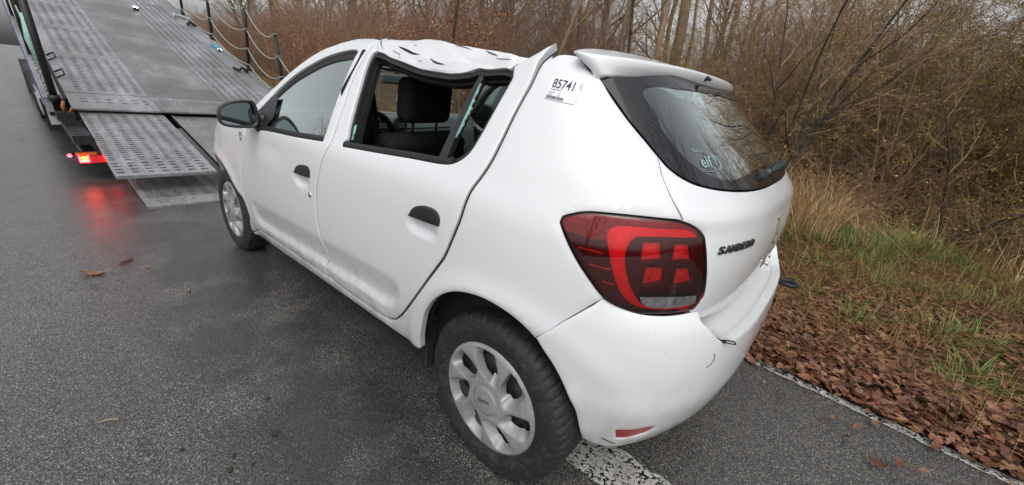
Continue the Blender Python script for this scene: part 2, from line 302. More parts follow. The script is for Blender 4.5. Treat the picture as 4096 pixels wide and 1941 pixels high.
 'handle_r': [[0.3946,0.8576,0.3627,0.8911,0.3262,0.9094,0.2842,0.9158,0.2474,0.9118,0.2305,0.8983,0.226,0.8794,0.2303,0.8645],[0.2303,0.8645,0.3946,0.8576]],
 'cup_f': [[1.3258,0.8267,1.1462,0.8354,1.1556,0.8145,1.1849,0.7889,1.2311,0.7741,1.2861,0.7688,1.3252,0.7806,1.3324,0.8054]],
 'cup_r': [[0.3981,0.8566,0.2284,0.8651,0.2287,0.8464,0.2536,0.8261,0.2955,0.8118,0.3515,0.8072,0.3929,0.8173,0.4079,0.8354]],
 'lock': [[1.156,0.7516]],
 'badge': [[2.0351,0.8973]],
 'scoop_t': [[0.7633,0.5269,0.4599,0.5673]],
 'scoop_b': [[2.0748,0.3521,1.0743,0.3944,0.634,0.4116,0.5759,0.4232,0.4977,0.468]],
 'sticker': [[-0.1224,1.3392,-0.2346,1.3297],[-0.2346,1.3297,-0.1928,1.2698],[-0.1928,1.2698,-0.0886,1.2794],[-0.0886,1.2794,-0.1224,1.3392]],
 'divbar': [[0.2894,1.3443,0.2693,1.342],[0.2693,1.342,0.2847,1.0685],[0.2847,1.0685,0.3228,1.0636],[0.3228,1.0636,0.2894,1.3443]],
 'name': [[-0.5225,0.9413,-0.6749,0.9407],[-0.6749,0.9407,-0.6636,0.9653],[-0.6636,0.9653,-0.5215,0.9578]],
 'logo': [[-0.8557,0.9845,-0.9533,0.983,-0.9789,0.939,-1.0051,0.8874,-0.9361,0.8865,-0.8681,0.9437]],
 'lt_red': [[-0.2599,0.9842,-0.2643,0.9951,-0.2752,1.0007,-0.2941,1.0043,-0.333,1.0064,-0.3837,1.0069,-0.4276,1.0059,-0.4556,0.9943],[-0.4556,0.9943,-0.4585,0.9898,-0.3762,0.9872,-0.3226,0.9831],[-0.3226,0.9831,-0.3139,0.9747,-0.308,0.9624,-0.3053,0.9383],[-0.3053,0.9383,-0.3084,0.9143,-0.3198,0.8804,-0.3366,0.8452,-0.3553,0.8193,-0.3722,0.8033,-0.3981,0.7967,-0.4459,0.793,-0.4994,0.7913],[-0.4994,0.7913,-0.4995,0.7787,-0.4495,0.7834,-0.4012,0.7868,-0.3668,0.7927,-0.3428,0.8037],[-0.3428,0.8037,-0.3241,0.8212,-0.3062,0.8461,-0.2892,0.8804,-0.2772,0.9137,-0.2666,0.9483,-0.2605,0.9706,-0.2599,0.9842]],
 'lt_sq': [[-0.338,0.9709,-0.3778,0.9744],[-0.3778,0.9744,-0.3842,0.9322],[-0.3842,0.9322,-0.3412,0.9236],[-0.3412,0.9236,-0.338,0.9709]],
 'lt_sq2': [[-0.4089,0.9713,-0.4465,0.9704],[-0.4465,0.9704,-0.457,0.9312],[-0.457,0.9312,-0.4108,0.9269],[-0.4108,0.9269,-0.4089,0.9713]],
 'lt_sq3': [[-0.3554,0.9065,-0.3951,0.909],[-0.3951,0.909,-0.4008,0.8715],[-0.4008,0.8715,-0.3578,0.8584],[-0.3578,0.8584,-0.3554,0.9065]],
 'lt_sq4': [[-0.4254,0.9055,-0.4609,0.9055],[-0.4609,0.9055,-0.4764,0.8667],[-0.4764,0.8667,-0.4284,0.8604],[-0.4284,0.8604,-0.4254,0.9055]],
 'lt_clear': [[-0.3572,0.8279,-0.4102,0.83,-0.494,0.8271],[-0.494,0.8271,-0.5003,0.802],[-0.5003,0.802,-0.4441,0.7977,-0.3976,0.7982,-0.3764,0.8035],[-0.3764,0.8035,-0.365,0.8144,-0.3572,0.8279]],
 'clear': [[-0.6457,1.3444,-0.5339,1.3416,-0.4738,1.3384,-0.4447,1.3325,-0.4217,1.3158,-0.4266,1.2958,-0.4406,1.2657,-0.4362,1.235,-0.4508,1.2019,-0.4716,1.1695,-0.5025,1.1433,-0.5373,1.1279,-0.6076,1.1158,-0.6696,1.1188,-0.8376,1.127]],
 'wine': [[-0.4761,0.9916,-0.4524,1.0108,-0.4311,1.0212,-0.412,1.0275,-0.369,1.0305,-0.3286,1.0313,-0.27,1.0295,-0.2186,1.0257,-0.1968,1.0206,-0.1774,1.0119,-0.158,1.0007,-0.155,0.9872],[-0.155,0.9872,-0.1631,0.9703,-0.1667,0.9652],[-0.1667,0.9652,-0.201,0.9627,-0.2223,0.9581,-0.2618,0.9592,-0.2804,0.965,-0.3033,0.9807],[-0.3033,0.9807,-0.376,0.9885,-0.4762,0.9904]],
 'lines': [[-0.2038,0.9343,-0.2306,0.9322,-0.2589,0.9298],[-0.2347,0.8955,-0.2572,0.8931,-0.2814,0.8905],[-0.2704,0.8552,-0.2849,0.8524,-0.2995,0.8498]],
 'gash': [[0.8149,1.4188,0.7402,1.4018,0.678,1.3883,0.6272,1.3833],[0.9918,1.4442,0.9482,1.4252,0.8936,1.3998],[0.8331,1.4006,0.7922,1.3905,0.7513,1.3787,0.7482,1.3643],[0.5585,1.3713,0.5228,1.3597,0.49,1.3536,0.4585,1.3519],[0.4792,1.4231,0.4252,1.4156,0.3704,1.4048],[0.3061,1.4057,0.267,1.3942,0.2207,1.3864],[0.2317,1.3796,0.1735,1.3774,0.1095,1.3763],[0.6201,1.3623,0.5961,1.3592],[0.7145,1.4226,0.6929,1.4196]],
 'ledge': [[-0.5151,0.7478,-0.5259,0.7405,-0.5758,0.6775,-0.6164,0.663,-0.7083,0.6692,-0.9391,0.6394,-1.0046,0.6602]],
 'scuff': [[-0.5548,0.6468,-0.5601,0.6316,-0.5575,0.6204,-0.5493,0.6112,-0.5368,0.6057],[-0.3348,0.3259,-0.3496,0.3164,-0.3657,0.3046,-0.3797,0.2976]],
 'elf': [[-0.5156,1.1474,-0.5703,1.1467]],
 'lockp': [[-1.0046,0.8071]]}
def rs(pts, step=.012):
    """resample a point list as a smooth curve"""
    P = np.array(pts, float).reshape(-1, 2)
    keep = [0]
    for i in range(1, len(P)):
        if np.hypot(*(P[i]-P[keep[-1]])) > .004: keep.append(i)
    if keep[-1] != len(P)-1: keep[-1] = len(P)-1 if len(keep) > 1 else keep[-1]
    P = P[keep]
    if len(P) < 2: return P
    if len(P) == 2:
        n = max(1, int(np.hypot(*(P[1]-P[0]))/step)); return np.array([P[0]+(P[1]-P[0])*t for t in np.linspace(0, 1, n+1)])
    out = []
    E = np.vstack([2*P[0]-P[1], P, 2*P[-1]-P[-2]])
    for i in range(1, len(E)-2):
        p0, p1, p2, p3 = E[i-1:i+3]; d = np.hypot(*(p2-p1)); n = max(1, int(round(d/step)))
        t0 = 0; t1 = max(np.hypot(*(p1-p0)), 1e-6)**.5; t2 = t1+max(d, 1e-6)**.5; t3 = t2+max(np.hypot(*(p3-p2)), 1e-6)**.5
        for k in range(n):
            t = t1+(t2-t1)*k/n
            a1 = (t1-t)/(t1-t0)*p0+(t-t0)/(t1-t0)*p1; a2 = (t2-t)/(t2-t1)*p1+(t-t1)/(t2-t1)*p2; a3 = (t3-t)/(t3-t2)*p2+(t-t2)/(t3-t2)*p3
            b1 = (t2-t)/(t2-t0)*a1+(t-t0)/(t2-t0)*a2; b2 = (t3-t)/(t3-t1)*a2+(t-t1)/(t3-t1)*a3
            out.append((t2-t)/(t2-t1)*b1+(t-t1)/(t2-t1)*b2)
    out.append(P[-1]); return np.array(out)
def outline(segs, step=.012):
    o = []
    for s in segs:
        r = rs(s, step)
        for p in r:
            if not o or np.hypot(*(p-o[-1])) > .0025: o.append(p)
    if np.hypot(*(o[0]-o[-1])) < .0025: o.pop()
    o = np.array(o)
    a = np.sum(o[:, 0]*np.roll(o[:, 1], -1)-np.roll(o[:, 0], -1)*o[:, 1])
    return o if a > 0 else o[::-1]
def inside(pts, poly):
    x, y = pts[:, 0], pts[:, 1]; c = np.zeros(len(pts), bool); a = poly; b = np.roll(poly, -1, 0)
    for (x1, y1), (x2, y2) in zip(a, b):
        if y1 == y2: continue
        m = ((y1 > y) != (y2 > y)) & (x < (x2-x1)*(y-y1)/(y2-y1)+x1); c ^= m
    return c
def offset(poly, d):
    """move a ccw outline inwards by d"""
    a = np.roll(poly, 1, 0); b = np.roll(poly, -1, 0); t = b-a; t /= np.maximum(np.hypot(t[:, 0], t[:, 1]), 1e-9)[:, None]
    return poly+d*np.stack([-t[:, 1], t[:, 0]], 1)
def dist_poly(pts, poly):
    a = poly; b = np.roll(poly, -1, 0); d = np.full(len(pts), 9.)
    for p, q in zip(a, b):
        v = q-p; L = max(v@v, 1e-12); t = np.clip(((pts-p)@v)/L, 0, 1); d = np.minimum(d, np.hypot(*(pts-(p+t[:, None]*v)).T))
    return d
def tri(poly, holes=(), step=.022, ring=.005):
    """triangles of an outline with holes: 2d points, faces, boundary loops"""
    loops = [poly]+[h[::-1] for h in holes]; P = []; E = []; L = []
    for q in loops:
        k = len(P); P += [tuple(p) for p in q]; n = len(q); E += [(k+i, k+(i+1) % n) for i in range(n)]; L.append(list(range(k, k+n)))
    extra = []
    if ring:
        for q in loops: extra.append(offset(q, ring))
    x0, y0 = poly.min(0); x1, y1 = poly.max(0)
    gx, gy = np.meshgrid(np.arange(x0, x1, step), np.arange(y0, y1, step*.87)); gx = gx+(np.arange(gx.shape[0]) % 2)[:, None]*step*.5
    grid = np.stack([gx.ravel(), gy.ravel()], 1)
    allb = np.vstack(loops)
    def ok(pts, dmin):
        m = inside(pts, poly)
        for h in holes: m &= ~inside(pts, h)
        pts = pts[m]
        if not len(pts): return pts
        d = np.full(len(pts), 9.)
        for q in loops: d = np.minimum(d, dist_poly(pts, q))
        return pts[d > dmin]
    if ring:
        for e in extra: P += [tuple(p) for p in ok(e, ring*.8)]
    P += [tuple(p) for p in ok(grid, max(ring*1.8, step*.45))]
    v, e, f, ov, oe, of = delaunay_2d_cdt([Vector(p) for p in P], E, [], 0, 1e-6)
    V = np.array([tuple(p) for p in v]); F = np.array([tuple(q) for q in f]); c = V[F].mean(1)
    m = inside(c, poly)
    for h in holes: m &= ~inside(c, h)
    F = F[m]
    back = {}
    for i, o in enumerate(ov):
        for j in o: back[j] = i
    return V, F, [[back[i] for i in l] for l in L]
def sf(uz, disp=None, off=0, bump=False):
    """points on the body surface (with relief) and outward normals"""
    u, z = uz[:, 0], uz[:, 1]; e = 2e-3
    P = S(u, z, bump); du = S(u+e, z, bump)-S(u-e, z, bump); dz = S(u, z+e, bump)-S(u, z-e, bump)
    n = np.cross(dz, du); n /= np.maximum(np.linalg.norm(n, axis=1), 1e-9)[:, None]
    d = off+(disp(u, z) if disp else 0)
    return P+n*np.reshape(d, (-1, 1)) if np.ndim(d) else P+n*d, n
def panel(name, poly, holes=(), mat=None, parent=None, disp=None, step=.022, ring=.005, off=0., roll=.0022, depth=.016, bump=False, side=1, skip=None, fun=None, mats=None, flange=True):
    V, F, L = tri(poly, holes, step, ring)
    P, n = (fun or (lambda q: sf(q, disp, off, bump)))(V)
    bd = np.array(sorted(set(i for l in L for i in l)))
    keep = np.ones(len(bd), bool)
    if skip is not None: keep = ~skip(P[bd])
    P = P.copy(); P[bd[keep]] -= roll*n[bd[keep]]
    g = G(); v = P.tolist(); f = [tuple(q)[::-1] for q in F]
    if depth and flange:
        for l in L:
            k = len(v); m = len(l); top = P[l]; bot = top-depth*n[l]
            v += top.tolist()+bot.tolist()
            for i in range(m):
                j = (i+1) % m
                if skip is not None and skip(P[[l[i]]])[0] and skip(P[[l[j]]])[0]: continue
                f.append((k+j, k+m+j, k+m+i, k+i))
    if side < 0: v = [(a, -b, c) for a, b, c in v]; f = [q[::-1] for q in f]
    return mk(name, v, f, mat, parent)
def O(k, step=.012): return outline(UV[k], step)
def mirror_join(o, eps=2e-3):
    """add the other half of a part built up to the centre line"""
    bm = bmesh.new(); bm.from_mesh(o.data)
    for v in bm.verts:
        if abs(v.co.y) < eps: v.co.y = 0
    r = bmesh.ops.duplicate(bm, geom=bm.verts[:]+bm.edges[:]+bm.faces[:])['geom']
    vs_ = [g for g in r if isinstance(g, bmesh.types.BMVert)]; fs_ = [g for g in r if isinstance(g, bmesh.types.BMFace)]
    for v in vs_: v.co.y = -v.co.y
    bmesh.ops.reverse_faces(bm, faces=fs_)
    bmesh.ops.remove_doubles(bm, verts=[v for v in bm.verts if abs(v.co.y) < 1e-6], dist=1e-4)
    bm.to_mesh(o.data); bm.free(); return o

# ------------------------------------------------------------------ the damaged white hatchback
ROLL = .03                                                   # the car leans with the crossfall of the road
CAR = thing('hatchback', 'damaged white five-door hatchback with crushed roof and missing rear side window', 'car')
RAC, FAC = (0.0, .325), (2.589, .325)
def flare(u, z):
    d = 0
    for cx, cz in (RAC, (2.60, .325)):
        r = np.hypot(u-cx, z-cz); d = d+.011*np.exp(-((r-.385)/.040)**2)*(z > .2)
    return d
def scoop(u, z):
    zb = np.interp(u, [.60, 1.06, 2.06], [.424, .405, .362]); top = zb+.15
    t = np.clip((z-zb)/(top-zb), 0, 1)
    prof = np.where(z > zb, np.sin(np.pi*np.minimum(1, t**.5))**1.0, 0)*(t < 1)
    edge = np.clip((z-zb+.006)/.012, 0, 1)
    # rounded rear end of the recess
    m = np.clip((u-.455-.10*np.clip((.52-z)/.1, 0, 1)**2)/.05, 0, 1); m = m*m*(3-2*m)
    m2 = np.clip((2.04-u)/.05, 0, 1)
    return -.017*prof*edge*m*m2
def cup(u, z, k):
    q = np.array([p for s in UV[k] for p in np.reshape(s, (-1, 2))]); c = (q.max(0)+q.min(0))/2; h = (q.max(0)-q.min(0))/2
    d = np.hypot((u-c[0])/h[0], (z-c[1])/h[1]); t = np.clip((1-d)/.45, 0, 1)
    return -.016*t*t*(3-2*t)
def belt(u, z): return .004*np.exp(-((z-.955)/.02)**2)
def d_side(u, z): return flare(u, z)
def d_front(u, z):
    return flare(u, z)+scoop(u, z)+cup(u, z, 'cup_f') - .006*np.exp(-((u-1.62)/.22)**2-((z-.89)/.05)**2)
def d_rear(u, z):
    tip = np.clip(1-np.hypot((u+.15)/.26, (z-1.40)/.16), 0, 1)
    return flare(u, z)+scoop(u, z)+cup(u, z, 'cup_r')+.020*tip**1.3
def glued(u, z, off=.002): return sf(np.stack([u, z], 1), None, off)[0]

# ---- left side
fw = O('front_window'); rw = O('rear_window')
fd = O('front_door')
front_door = panel('front_door', offset(fd, .0015), [fw], PAINT, CAR, d_front, .018, depth=.03)
rdg = np.reshape(UV['rear_door'][1], (-1, 2)).copy(); wgt = np.clip((rdg[:, 1]-.37)/.08, 0, 1)*np.clip((1.40-rdg[:, 1])/.03, 0, 1); rdg[:, 0] += .0065*wgt
UV['rear_door'][1] = rdg.ravel().tolist()
rd = O('rear_door')
rear_door = panel('rear_door', offset(rd, .0025), [], PAINT, CAR, d_rear, .018, depth=.026)
body_side = panel('body_side', offset(O('body_side'), .0012), [], PAINT, CAR, d_side, .022, depth=.022)
def skin(name, pts, mat, parent=CAR, off=-.02, disp=None, step=.03, **k):
    return panel(name, pts, [], mat, parent, disp, step, 0, off, 0, 0, flange=False, **k)
def strip(name, path, w, off, mat, parent, disp=None, bump=False):
    """a band of width w along a path on the body surface"""
    q = rs(path, .012); t = np.gradient(q, axis=0); t /= np.hypot(t[:, 0], t[:, 1])[:, None]; nrm = np.stack([-t[:, 1], t[:, 0]], 1)
    prof = [(-w/2, off-.004), (-w/4, off), (w/4, off), (w/2, off-.004)]
    V = []; 
    for a, b in prof:
        V.append(sf(q+nrm*a, disp, b, bump)[0])
    n = len(q); v = np.vstack(V); f = [(i*n+k, i*n+k+1, (i+1)*n+k+1, (i+1)*n+k) for i in range(3) for k in range(n-1)]
    return mk(name, v, f, mat, parent)
gapr = [p for p in np.reshape(UV['rear_door'][1], (-1, 2))]
gapm = [p for p in np.reshape(UV['front_door'][1], (-1, 2))]
gapf = [p for p in np.reshape(UV['front_door'][4], (-1, 2))]
strip('door_seal', gapr, .05, -.009, RUBBER, CAR)
strip('door_seal', gapm, .030, -.026, RUBBER, CAR)
strip('door_seal', gapf, .030, -.012, RUBBER, CAR)
strip('door_seal', [p for p in np.reshape(UV['front_door'][0], (-1, 2))]+[p for p in np.reshape(UV['rear_door'][0], (-1, 2))], .03, -.020, RUBBER, CAR)
# crumpled rail above the missing window, running on into the crushed roof
RWK = random.Random(12)
_wp = [(u_, z_) for u_ in np.linspace(-.15, 1.0, 13) for z_ in (1.33, 1.36, 1.385, 1.41, 1.435, 1.46)]
_wp = np.array([(u_+RWK.uniform(-.04, .04), z_+RWK.uniform(-.010, .010)) for u_, z_ in _wp]); _wh = np.array([RWK.uniform(-1, .8) for _ in _wp])
_wv, _, _wf, _wo, _, _ = delaunay_2d_cdt([Vector((a_, b_*3)) for a_, b_ in _wp], [], [], 0, 1e-6)
_wv = np.array([(v_[0], v_[1]/3) for v_ in _wv]); _wf = np.array([tuple(q_) for q_ in _wf]); _wh = np.array([_wh[o_[0]] for o_ in _wo])
def wrinkle(u, z):
    """sheet metal crushed into flat facets meeting at sharp creases"""
    d = np.zeros(np.shape(u))
    for t_ in _wf:
        (x1, y1), (x2, y2), (x3, y3) = _wv[t_]; D_ = (y2-y3)*(x1-x3)+(x3-x2)*(y1-y3)
        if abs(D_) < 1e-12: continue
        a_ = ((y2-y3)*(u-x3)+(x3-x2)*(z-y3))/D_; b_ = ((y3-y1)*(u-x3)+(x1-x3)*(z-y3))/D_; c_ = 1-a_-b_; m_ = (a_ >= -1e-9) & (b_ >= -1e-9) & (c_ >= -1e-9)
        d = np.where(m_, a_*_wh[t_[0]]+b_*_wh[t_[1]]+c_*_wh[t_[2]], d)
    m = np.clip((u+.06)/.10, 0, 1)*np.clip((.96-u)/.05, 0, 1)
    return .0065*d*m
rr = O('roof_rail')
roof = smooth_by(panel('roof', rr, [], PAINT, CAR, wrinkle, .008, roll=.001, depth=.012), 8)
crest = rs(np.reshape(UV['roof_rail'][0], (-1, 2)), .02)
fcrest = rs(np.reshape(UV['front_door'][2], (-1, 2)), .03)
cp = sf(crest, wrinkle)[0]; fp = sf(fcrest)[0][:]
# roof sheet from the crest to the far rail
g = G(); rows = []
xs = np.linspace(1.28, -.05, 60)
allc = np.vstack([fp[fp[:, 0] < 1.33], cp]); o_ = np.argsort(allc[:, 0]); ax, ay, az = allc[o_].T
for x in xs:
    y0 = np.interp(x, ax, ay); z0 = np.interp(x, ax, az); row = []
    if x < .10: y0 = min(y0, .62); z0 = 1.384+.0*x
    for t in np.linspace(0, 1, 26):
        y = y0+(-.58-y0)*t
        z = z0-.004+(1.450-z0)*t-.018*math.sin(math.pi*t)*(1 if x > .1 else .6) + .006*math.sin(x*23+y*9)*math.sin(y*14-x*6)*math.sin(math.pi*t)
        row.append((x, y-(0.006 if t == 0 else 0), z))
    rows.append(row)
n = 26; g.add([p for r in rows for p in r], [(i*n+k, i*n+k+1, (i+1)*n+k+1, (i+1)*n+k) for i in range(len(xs)-1) for k in range(n-1)])
g.build('roof_sheet', PAINT, roof, True)
# torn creases in the crushed metal, where bare edges and gaps show
def gash(name, uz, w, mat, parent):
    q = rs(uz, .006); n = len(q); t = np.gradient(q, axis=0); t /= np.maximum(np.hypot(t[:, 0], t[:, 1]), 1e-9)[:, None]; nr = np.stack([-t[:, 1], t[:, 0]], 1)
    s = np.sin(np.linspace(0, np.pi, n))**.7
    V = [sf(q+nr*(w*s*a)[:, None], wrinkle, b)[0] for a, b in ((-.5, .0008), (0, .0016), (.5, .0008))]
    mk(name, np.vstack(V), [(i*n+k, (i+1)*n+k, (i+1)*n+k+1, i*n+k+1) for i in range(2) for k in range(n-1)], mat, parent)
for uz, w in zip(UV['gash'], (.009, .003, .0025, .006, .003, .004, .002, .002, .002)): gash('crease', uz, w, DARK, roof)

# ---- glazing and frames on the left
def ring(name, outer, inner, mat, parent, off, depth=.012, disp=None):
    return panel(name, outer, [inner], mat, parent, disp, .03, 0, off, .001, depth)
sw = ring('window_seal', offset(fw, -.001), offset(fw, .014), RUBBER, front_door, -.012)
fgl = O('front_glass'); fgb = offset(fw, .010)
side_glass = skin('window_glass', fgb, GLASS, front_door, -.016, step=.05)
q = rs(np.reshape(UV['front_window'][1], (-1, 2)))
strip('waist_seal', [(p[0], p[1]+.010) for p in q], .024, .003, RUBBER, front_door)
# upper black channel and the sail panel at the mirror
top = np.reshape(UV['front_window'][3], (-1, 2)); gt = np.reshape(UV['front_glass'][3], (-1, 2))
strip('window_channel', [(p[0]-.004, p[1]-.024) for p in top[1:]], .026, -.010, RUBBER, front_door)
gl = np.reshape(UV['front_glass'][2], (-1, 2)); wl = np.reshape(UV['front_window'][2], (-1, 2))
sail = np.vstack([gl[0]+[0.02, -.02], gl, [top[2]], [top[1]], wl[::-1]])
skin('sail_panel', outline([s.ravel().tolist() for s in (np.vstack([sail[k], sail[(k+1) % len(sail)]]) for k in range(len(sail)))]), PLASTIC, front_door, -.004)
rin = offset(rw, .016)
ring('window_seal', rw, rin, RUBBER, rear_door, -.010, .03)
ring('window_reveal', offset(rw, .006), offset(rw, .024), DARK, rear_door, -.034, .02)
q = rs(np.reshape(UV['rear_window'][1], (-1, 2)))
bt = q[(q[:, 1] < np.min(q[:, 1])+.05)]
strip('waist_seal', [(p[0], p[1]+.008) for p in bt], .022, .002, RUBBER, rear_door)
db = [np.reshape(s, (-1, 2)) for s in UV['divbar']]
panel('division_bar', outline(UV['divbar']), [], PLASTIC, rear_door, None, .03, .003, -.012, .001, .02)
e0, e1 = db[1][0], db[1][1]           # broken glass left along the bar
pl = []
RG = random.Random(3)
for i in range(23):
    t = .12+.62*i/22; p = e0+(e1-e0)*t; pl.append((p[0]-.004-.013*RG.random()*math.sin(math.pi*i/22), p[1]))
pl = [tuple(e0+(e1-e0)*.12+[.008, 0])]+pl+[tuple(e0+(e1-e0)*.74+[.008, 0])]
SHARD = simple('broken_glass_edge', (.24, .46, .40), .15, coat=.3, var=.5, scale=400)
pg = np.array(pl); a_ = np.sum(pg[:, 0]*np.roll(pg[:, 1], -1)-np.roll(pg[:, 0], -1)*pg[:, 1]); pg = pg if a_ > 0 else pg[::-1]
panel('glass_shard', pg, [], SHARD, rear_door, None, .03, 0, -.013, 0, .004)
for (u, z, w, h) in ((.868, 1.075, .016, .035), (.885, 1.045, .02, .018), (.862, 1.052, .012, .02)):
    panel('glass_shard', np.array([(u-w, z), (u+w*.6, z-h*.4), (u+w, z+h*.5), (u-w*.2, z+h)]), [], SHARD, rear_door, None, .03, 0, -.012, 0, .003)

# ---- door handles, lock, side badge
for k, par, dz in (('handle_f', front_door, 0), ('handle_r', rear_door, 0)):
    po = O(k, .006); c = po.mean(0); r0 = np.abs(po-c).max(0)
    def dome(u, z, c=c, r0=r0):
        return .010*np.clip(1-((u-c[0])/r0[0])**2, 0, 1)*np.clip((z-c[1]+r0[1])/r0[1], .15, 1)
    panel('handle', po, [], PLASTIC, par, dome, .008, .003, .003, .002, .02)
u, z = UV['lock'][0]
P, n_ = sf(np.array([[u, z]])); M_ = Matrix.Translation(Vector(P[0]))
gg = G(); gg.lathe([(0, .004), (.010, .004), (.013, .001), (.013, -.004)], 20, M_); gg.build('lock', CHROME, front_door, True)
u, z = UV['badge'][0]
panel('side_badge', np.array([(u-.012, z-.026), (u+.018, z-.022), (u+.024, z+.024), (u-.020, z+.022)]), [np.array([(u-.006, z-.014), (u+.010, z-.012), (u+.012, z+.012), (u-.008, z+.012)])], CHROME, CAR, None, .02, .003, .003, .002, .006)

# ---- nearside front wing, nose, bonnet
fdr = np.reshape(UV['fender'][0], (-1, 2)); arc = np.reshape(UV['fender'][2], (-1, 2))
ang = np.linspace(0.02, math.pi-.12, 30)
fx = [(2.59-.395*math.cos(a), .318+.375*math.sin(a)) for a in ang]
fx = [tuple(arc[-1])]+[tuple(p) for p in arc[::-1][1:5]]+[p for p in fx if p[0] > 2.33]
fo = outline([np.array(fx).ravel().tolist(), [fx[-1][0], fx[-1][1], 3.06, .42], [3.06, .42, 3.10, .66], [3.10, .66, 3.22, .80], [3.22, .80, 3.0, .885, 2.7, .94, 2.35, .985, 2.02, 1.00], [2.02, 1.00]+fdr[::-1][1:].ravel().tolist(), [fdr[0][0], fdr[0][1], arc[-1][0], arc[-1][1]]])
UF = X1+KF*math.pi/2
for sd in (1, -1):
    panel('front_wing', fo, [], PAINT, CAR, flare, .03, side=sd, depth=.02)
fb = outline([[3.08, .24, UF, .20], [UF, .20, UF, .70], [UF, .70, 3.5, .73, 3.22, .795], [3.22, .795, 3.10, .655], [3.10, .655, 3.07, .42], [3.07, .42, 3.08, .24]])
mirror_join(panel('front_bumper', fb, [], PAINT, CAR, None, .04, skip=lambda P: np.abs(P[:, 1]) < 3e-3))
g = G(); hd = rs([2.02, 1.0, 2.35, .985, 2.7, .94, 3.0, .885, 3.22, .80, 3.5, .735, UF, .705], .08); hp = sf(hd)[0]; m_ = 17
for p in hp:
    for t in np.linspace(1, -1, m_): g.v.append((p[0]+(1-t*t)*.10*(1-min(1, max(0, (p[0]-3.0)/.4))), p[1]*t, p[2]+.05*(1-abs(t)**3)))
g.f = [(i*m_+k, (i+1)*m_+k, (i+1)*m_+k+1, i*m_+k+1) for i in range(len(hp)-1) for k in range(m_-1)]; g.m = [0]*len(g.f)
g.build('bonnet', PAINT, CAR, True)
# windscreen between the pillars
wsL = rs([p for p in np.reshape(UV['front_door'][2], (-1, 2))][1:]+[(2.02, 1.0)], .05); wp = sf(wsL)[0]; wp = wp[wp[:, 0] > 1.15]; g = G()
for p in wp:
    for t in np.linspace(.97, -.97, 13): g.v.append((p[0]+.16*(1-t*t), p[1]*t, p[2]-.006+.02*(1-t*t)))
g.f = [(i*13+k, (i+1)*13+k, (i+1)*13+k+1, i*13+k+1) for i in range(len(wp)-1) for k in range(12)]; g.m = [0]*len(g.f)
g.build('windscreen', WGLASS, CAR, True)
for sd in (1, -1):
    g = G(); g.tube([(p[0]-.01, sd*(p[1]-.045), p[2]-.03) for p in wp], .028, 8); g.build('windscreen_pillar', BEIGE, CAR, True)
# fascia of windscreen pillars is the front door frame on the left; right side mirrors it
# ---- right side of the car (plain, mostly out of view)
panel('front_door', offset(fd, .0015), [fw], PAINT, CAR, d_front, .04, depth=.03, side=-1)
rfull = outline([UV['rear_door'][0], [p for p in UV['rear_door'][1]][:44], [*UV['rear_door'][1][42:44], .0, 1.36], [.0, 1.36, .2, 1.41, .6, 1.436, 1.015, 1.437], np.reshape(UV['front_door'][1], (-1, 2))[::-1].ravel().tolist()])
rw2 = outline([[.90, 1.05, .56, 1.062, .26, 1.075, .20, 1.11], [.20, 1.11, .12, 1.25, .085, 1.33], [.085, 1.33, .3, 1.372, .88, 1.385], [.88, 1.385, .90, 1.05]])
rdr = panel('rear_door', rfull, [rw2], PAINT, CAR, None, .04, depth=.03, side=-1)
panel('window_glass', offset(rw2, -.01), [], DARK, rdr, None, .06, 0, -.014, 0, 0, side=-1, flange=False)
panel('window_glass', offset(fw, -.008), [], GLASS, CAR, None, .06, 0, -.014, 0, 0, side=-1, flange=False)
panel('body_side', offset(O('body_side'), .0012), [], PAINT, CAR, d_side, .04, depth=.022, side=-1)

# ---- tail: hatch, rear window, lamps, bumper
hw = np.reshape(UV['hatch_win'][0], (-1, 2)); hwl = hw[:7]; hwb = hw[6:]
hg = np.reshape(UV['hatch_gap'][0], (-1, 2)); lr = np.reshape(UV['tail_light'][2], (-1, 2)); lt = np.reshape(UV['tail_light'][3], (-1, 2))
bt_ = np.reshape(UV['bump_top'][0], (-1, 2))
cen = lambda P: np.abs(P[:, 1]) < 4e-3
botw = [*hwb.ravel().tolist(), UC, 1.080]
lampin = np.vstack([lt[:4][::-1], lr[::-1], np.reshape(UV['tail_light'][1], (-1, 2))[::-1]])
hatch_o = outline([botw, [UC, 1.080, UC, .722], [UC, .722, -.62, .724, -.545, .730, -.520, .748], bt_[::-1].ravel().tolist(), lampin[::-1].ravel().tolist(), [*lampin[0], *hg[-1]], hg[::-1].ravel().tolist()])
def d_hatch(u, z):
    # soft crease under the window and a recessed lower half for the plate
    c = .006*np.exp(-((z-1.03)/.028)**2)
    pl_ = np.clip((-.60-u)/.05, 0, 1)*np.clip((.90-z)/.02, 0, 1)*np.clip((z-.725)/.02, 0, 1)
    return c-.010*pl_*0
hatch = panel('tailgate', offset(hatch_o, .0012), [], PAINT, CAR, d_hatch, .02, skip=cen, depth=.02)
mirror_join(hatch)
strip('tailgate_seal', hg.tolist(), .02, -.010, RUBBER, CAR)
strip('tailgate_seal', hwl.tolist(), .024, -.012, RUBBER, CAR)
win_o = outline([hwl.ravel().tolist(), botw, [UC, 1.080, UC, 1.390], [UC, 1.390, -.62, 1.385, -.40, 1.360, hwl[0][0], hwl[0][1]]])
rear_win = panel('rear_window', offset(win_o, .0025), [], RGLASS, CAR, None, .03, 0, -.001, 0, 0, flange=False)
mirror_join(rear_win)
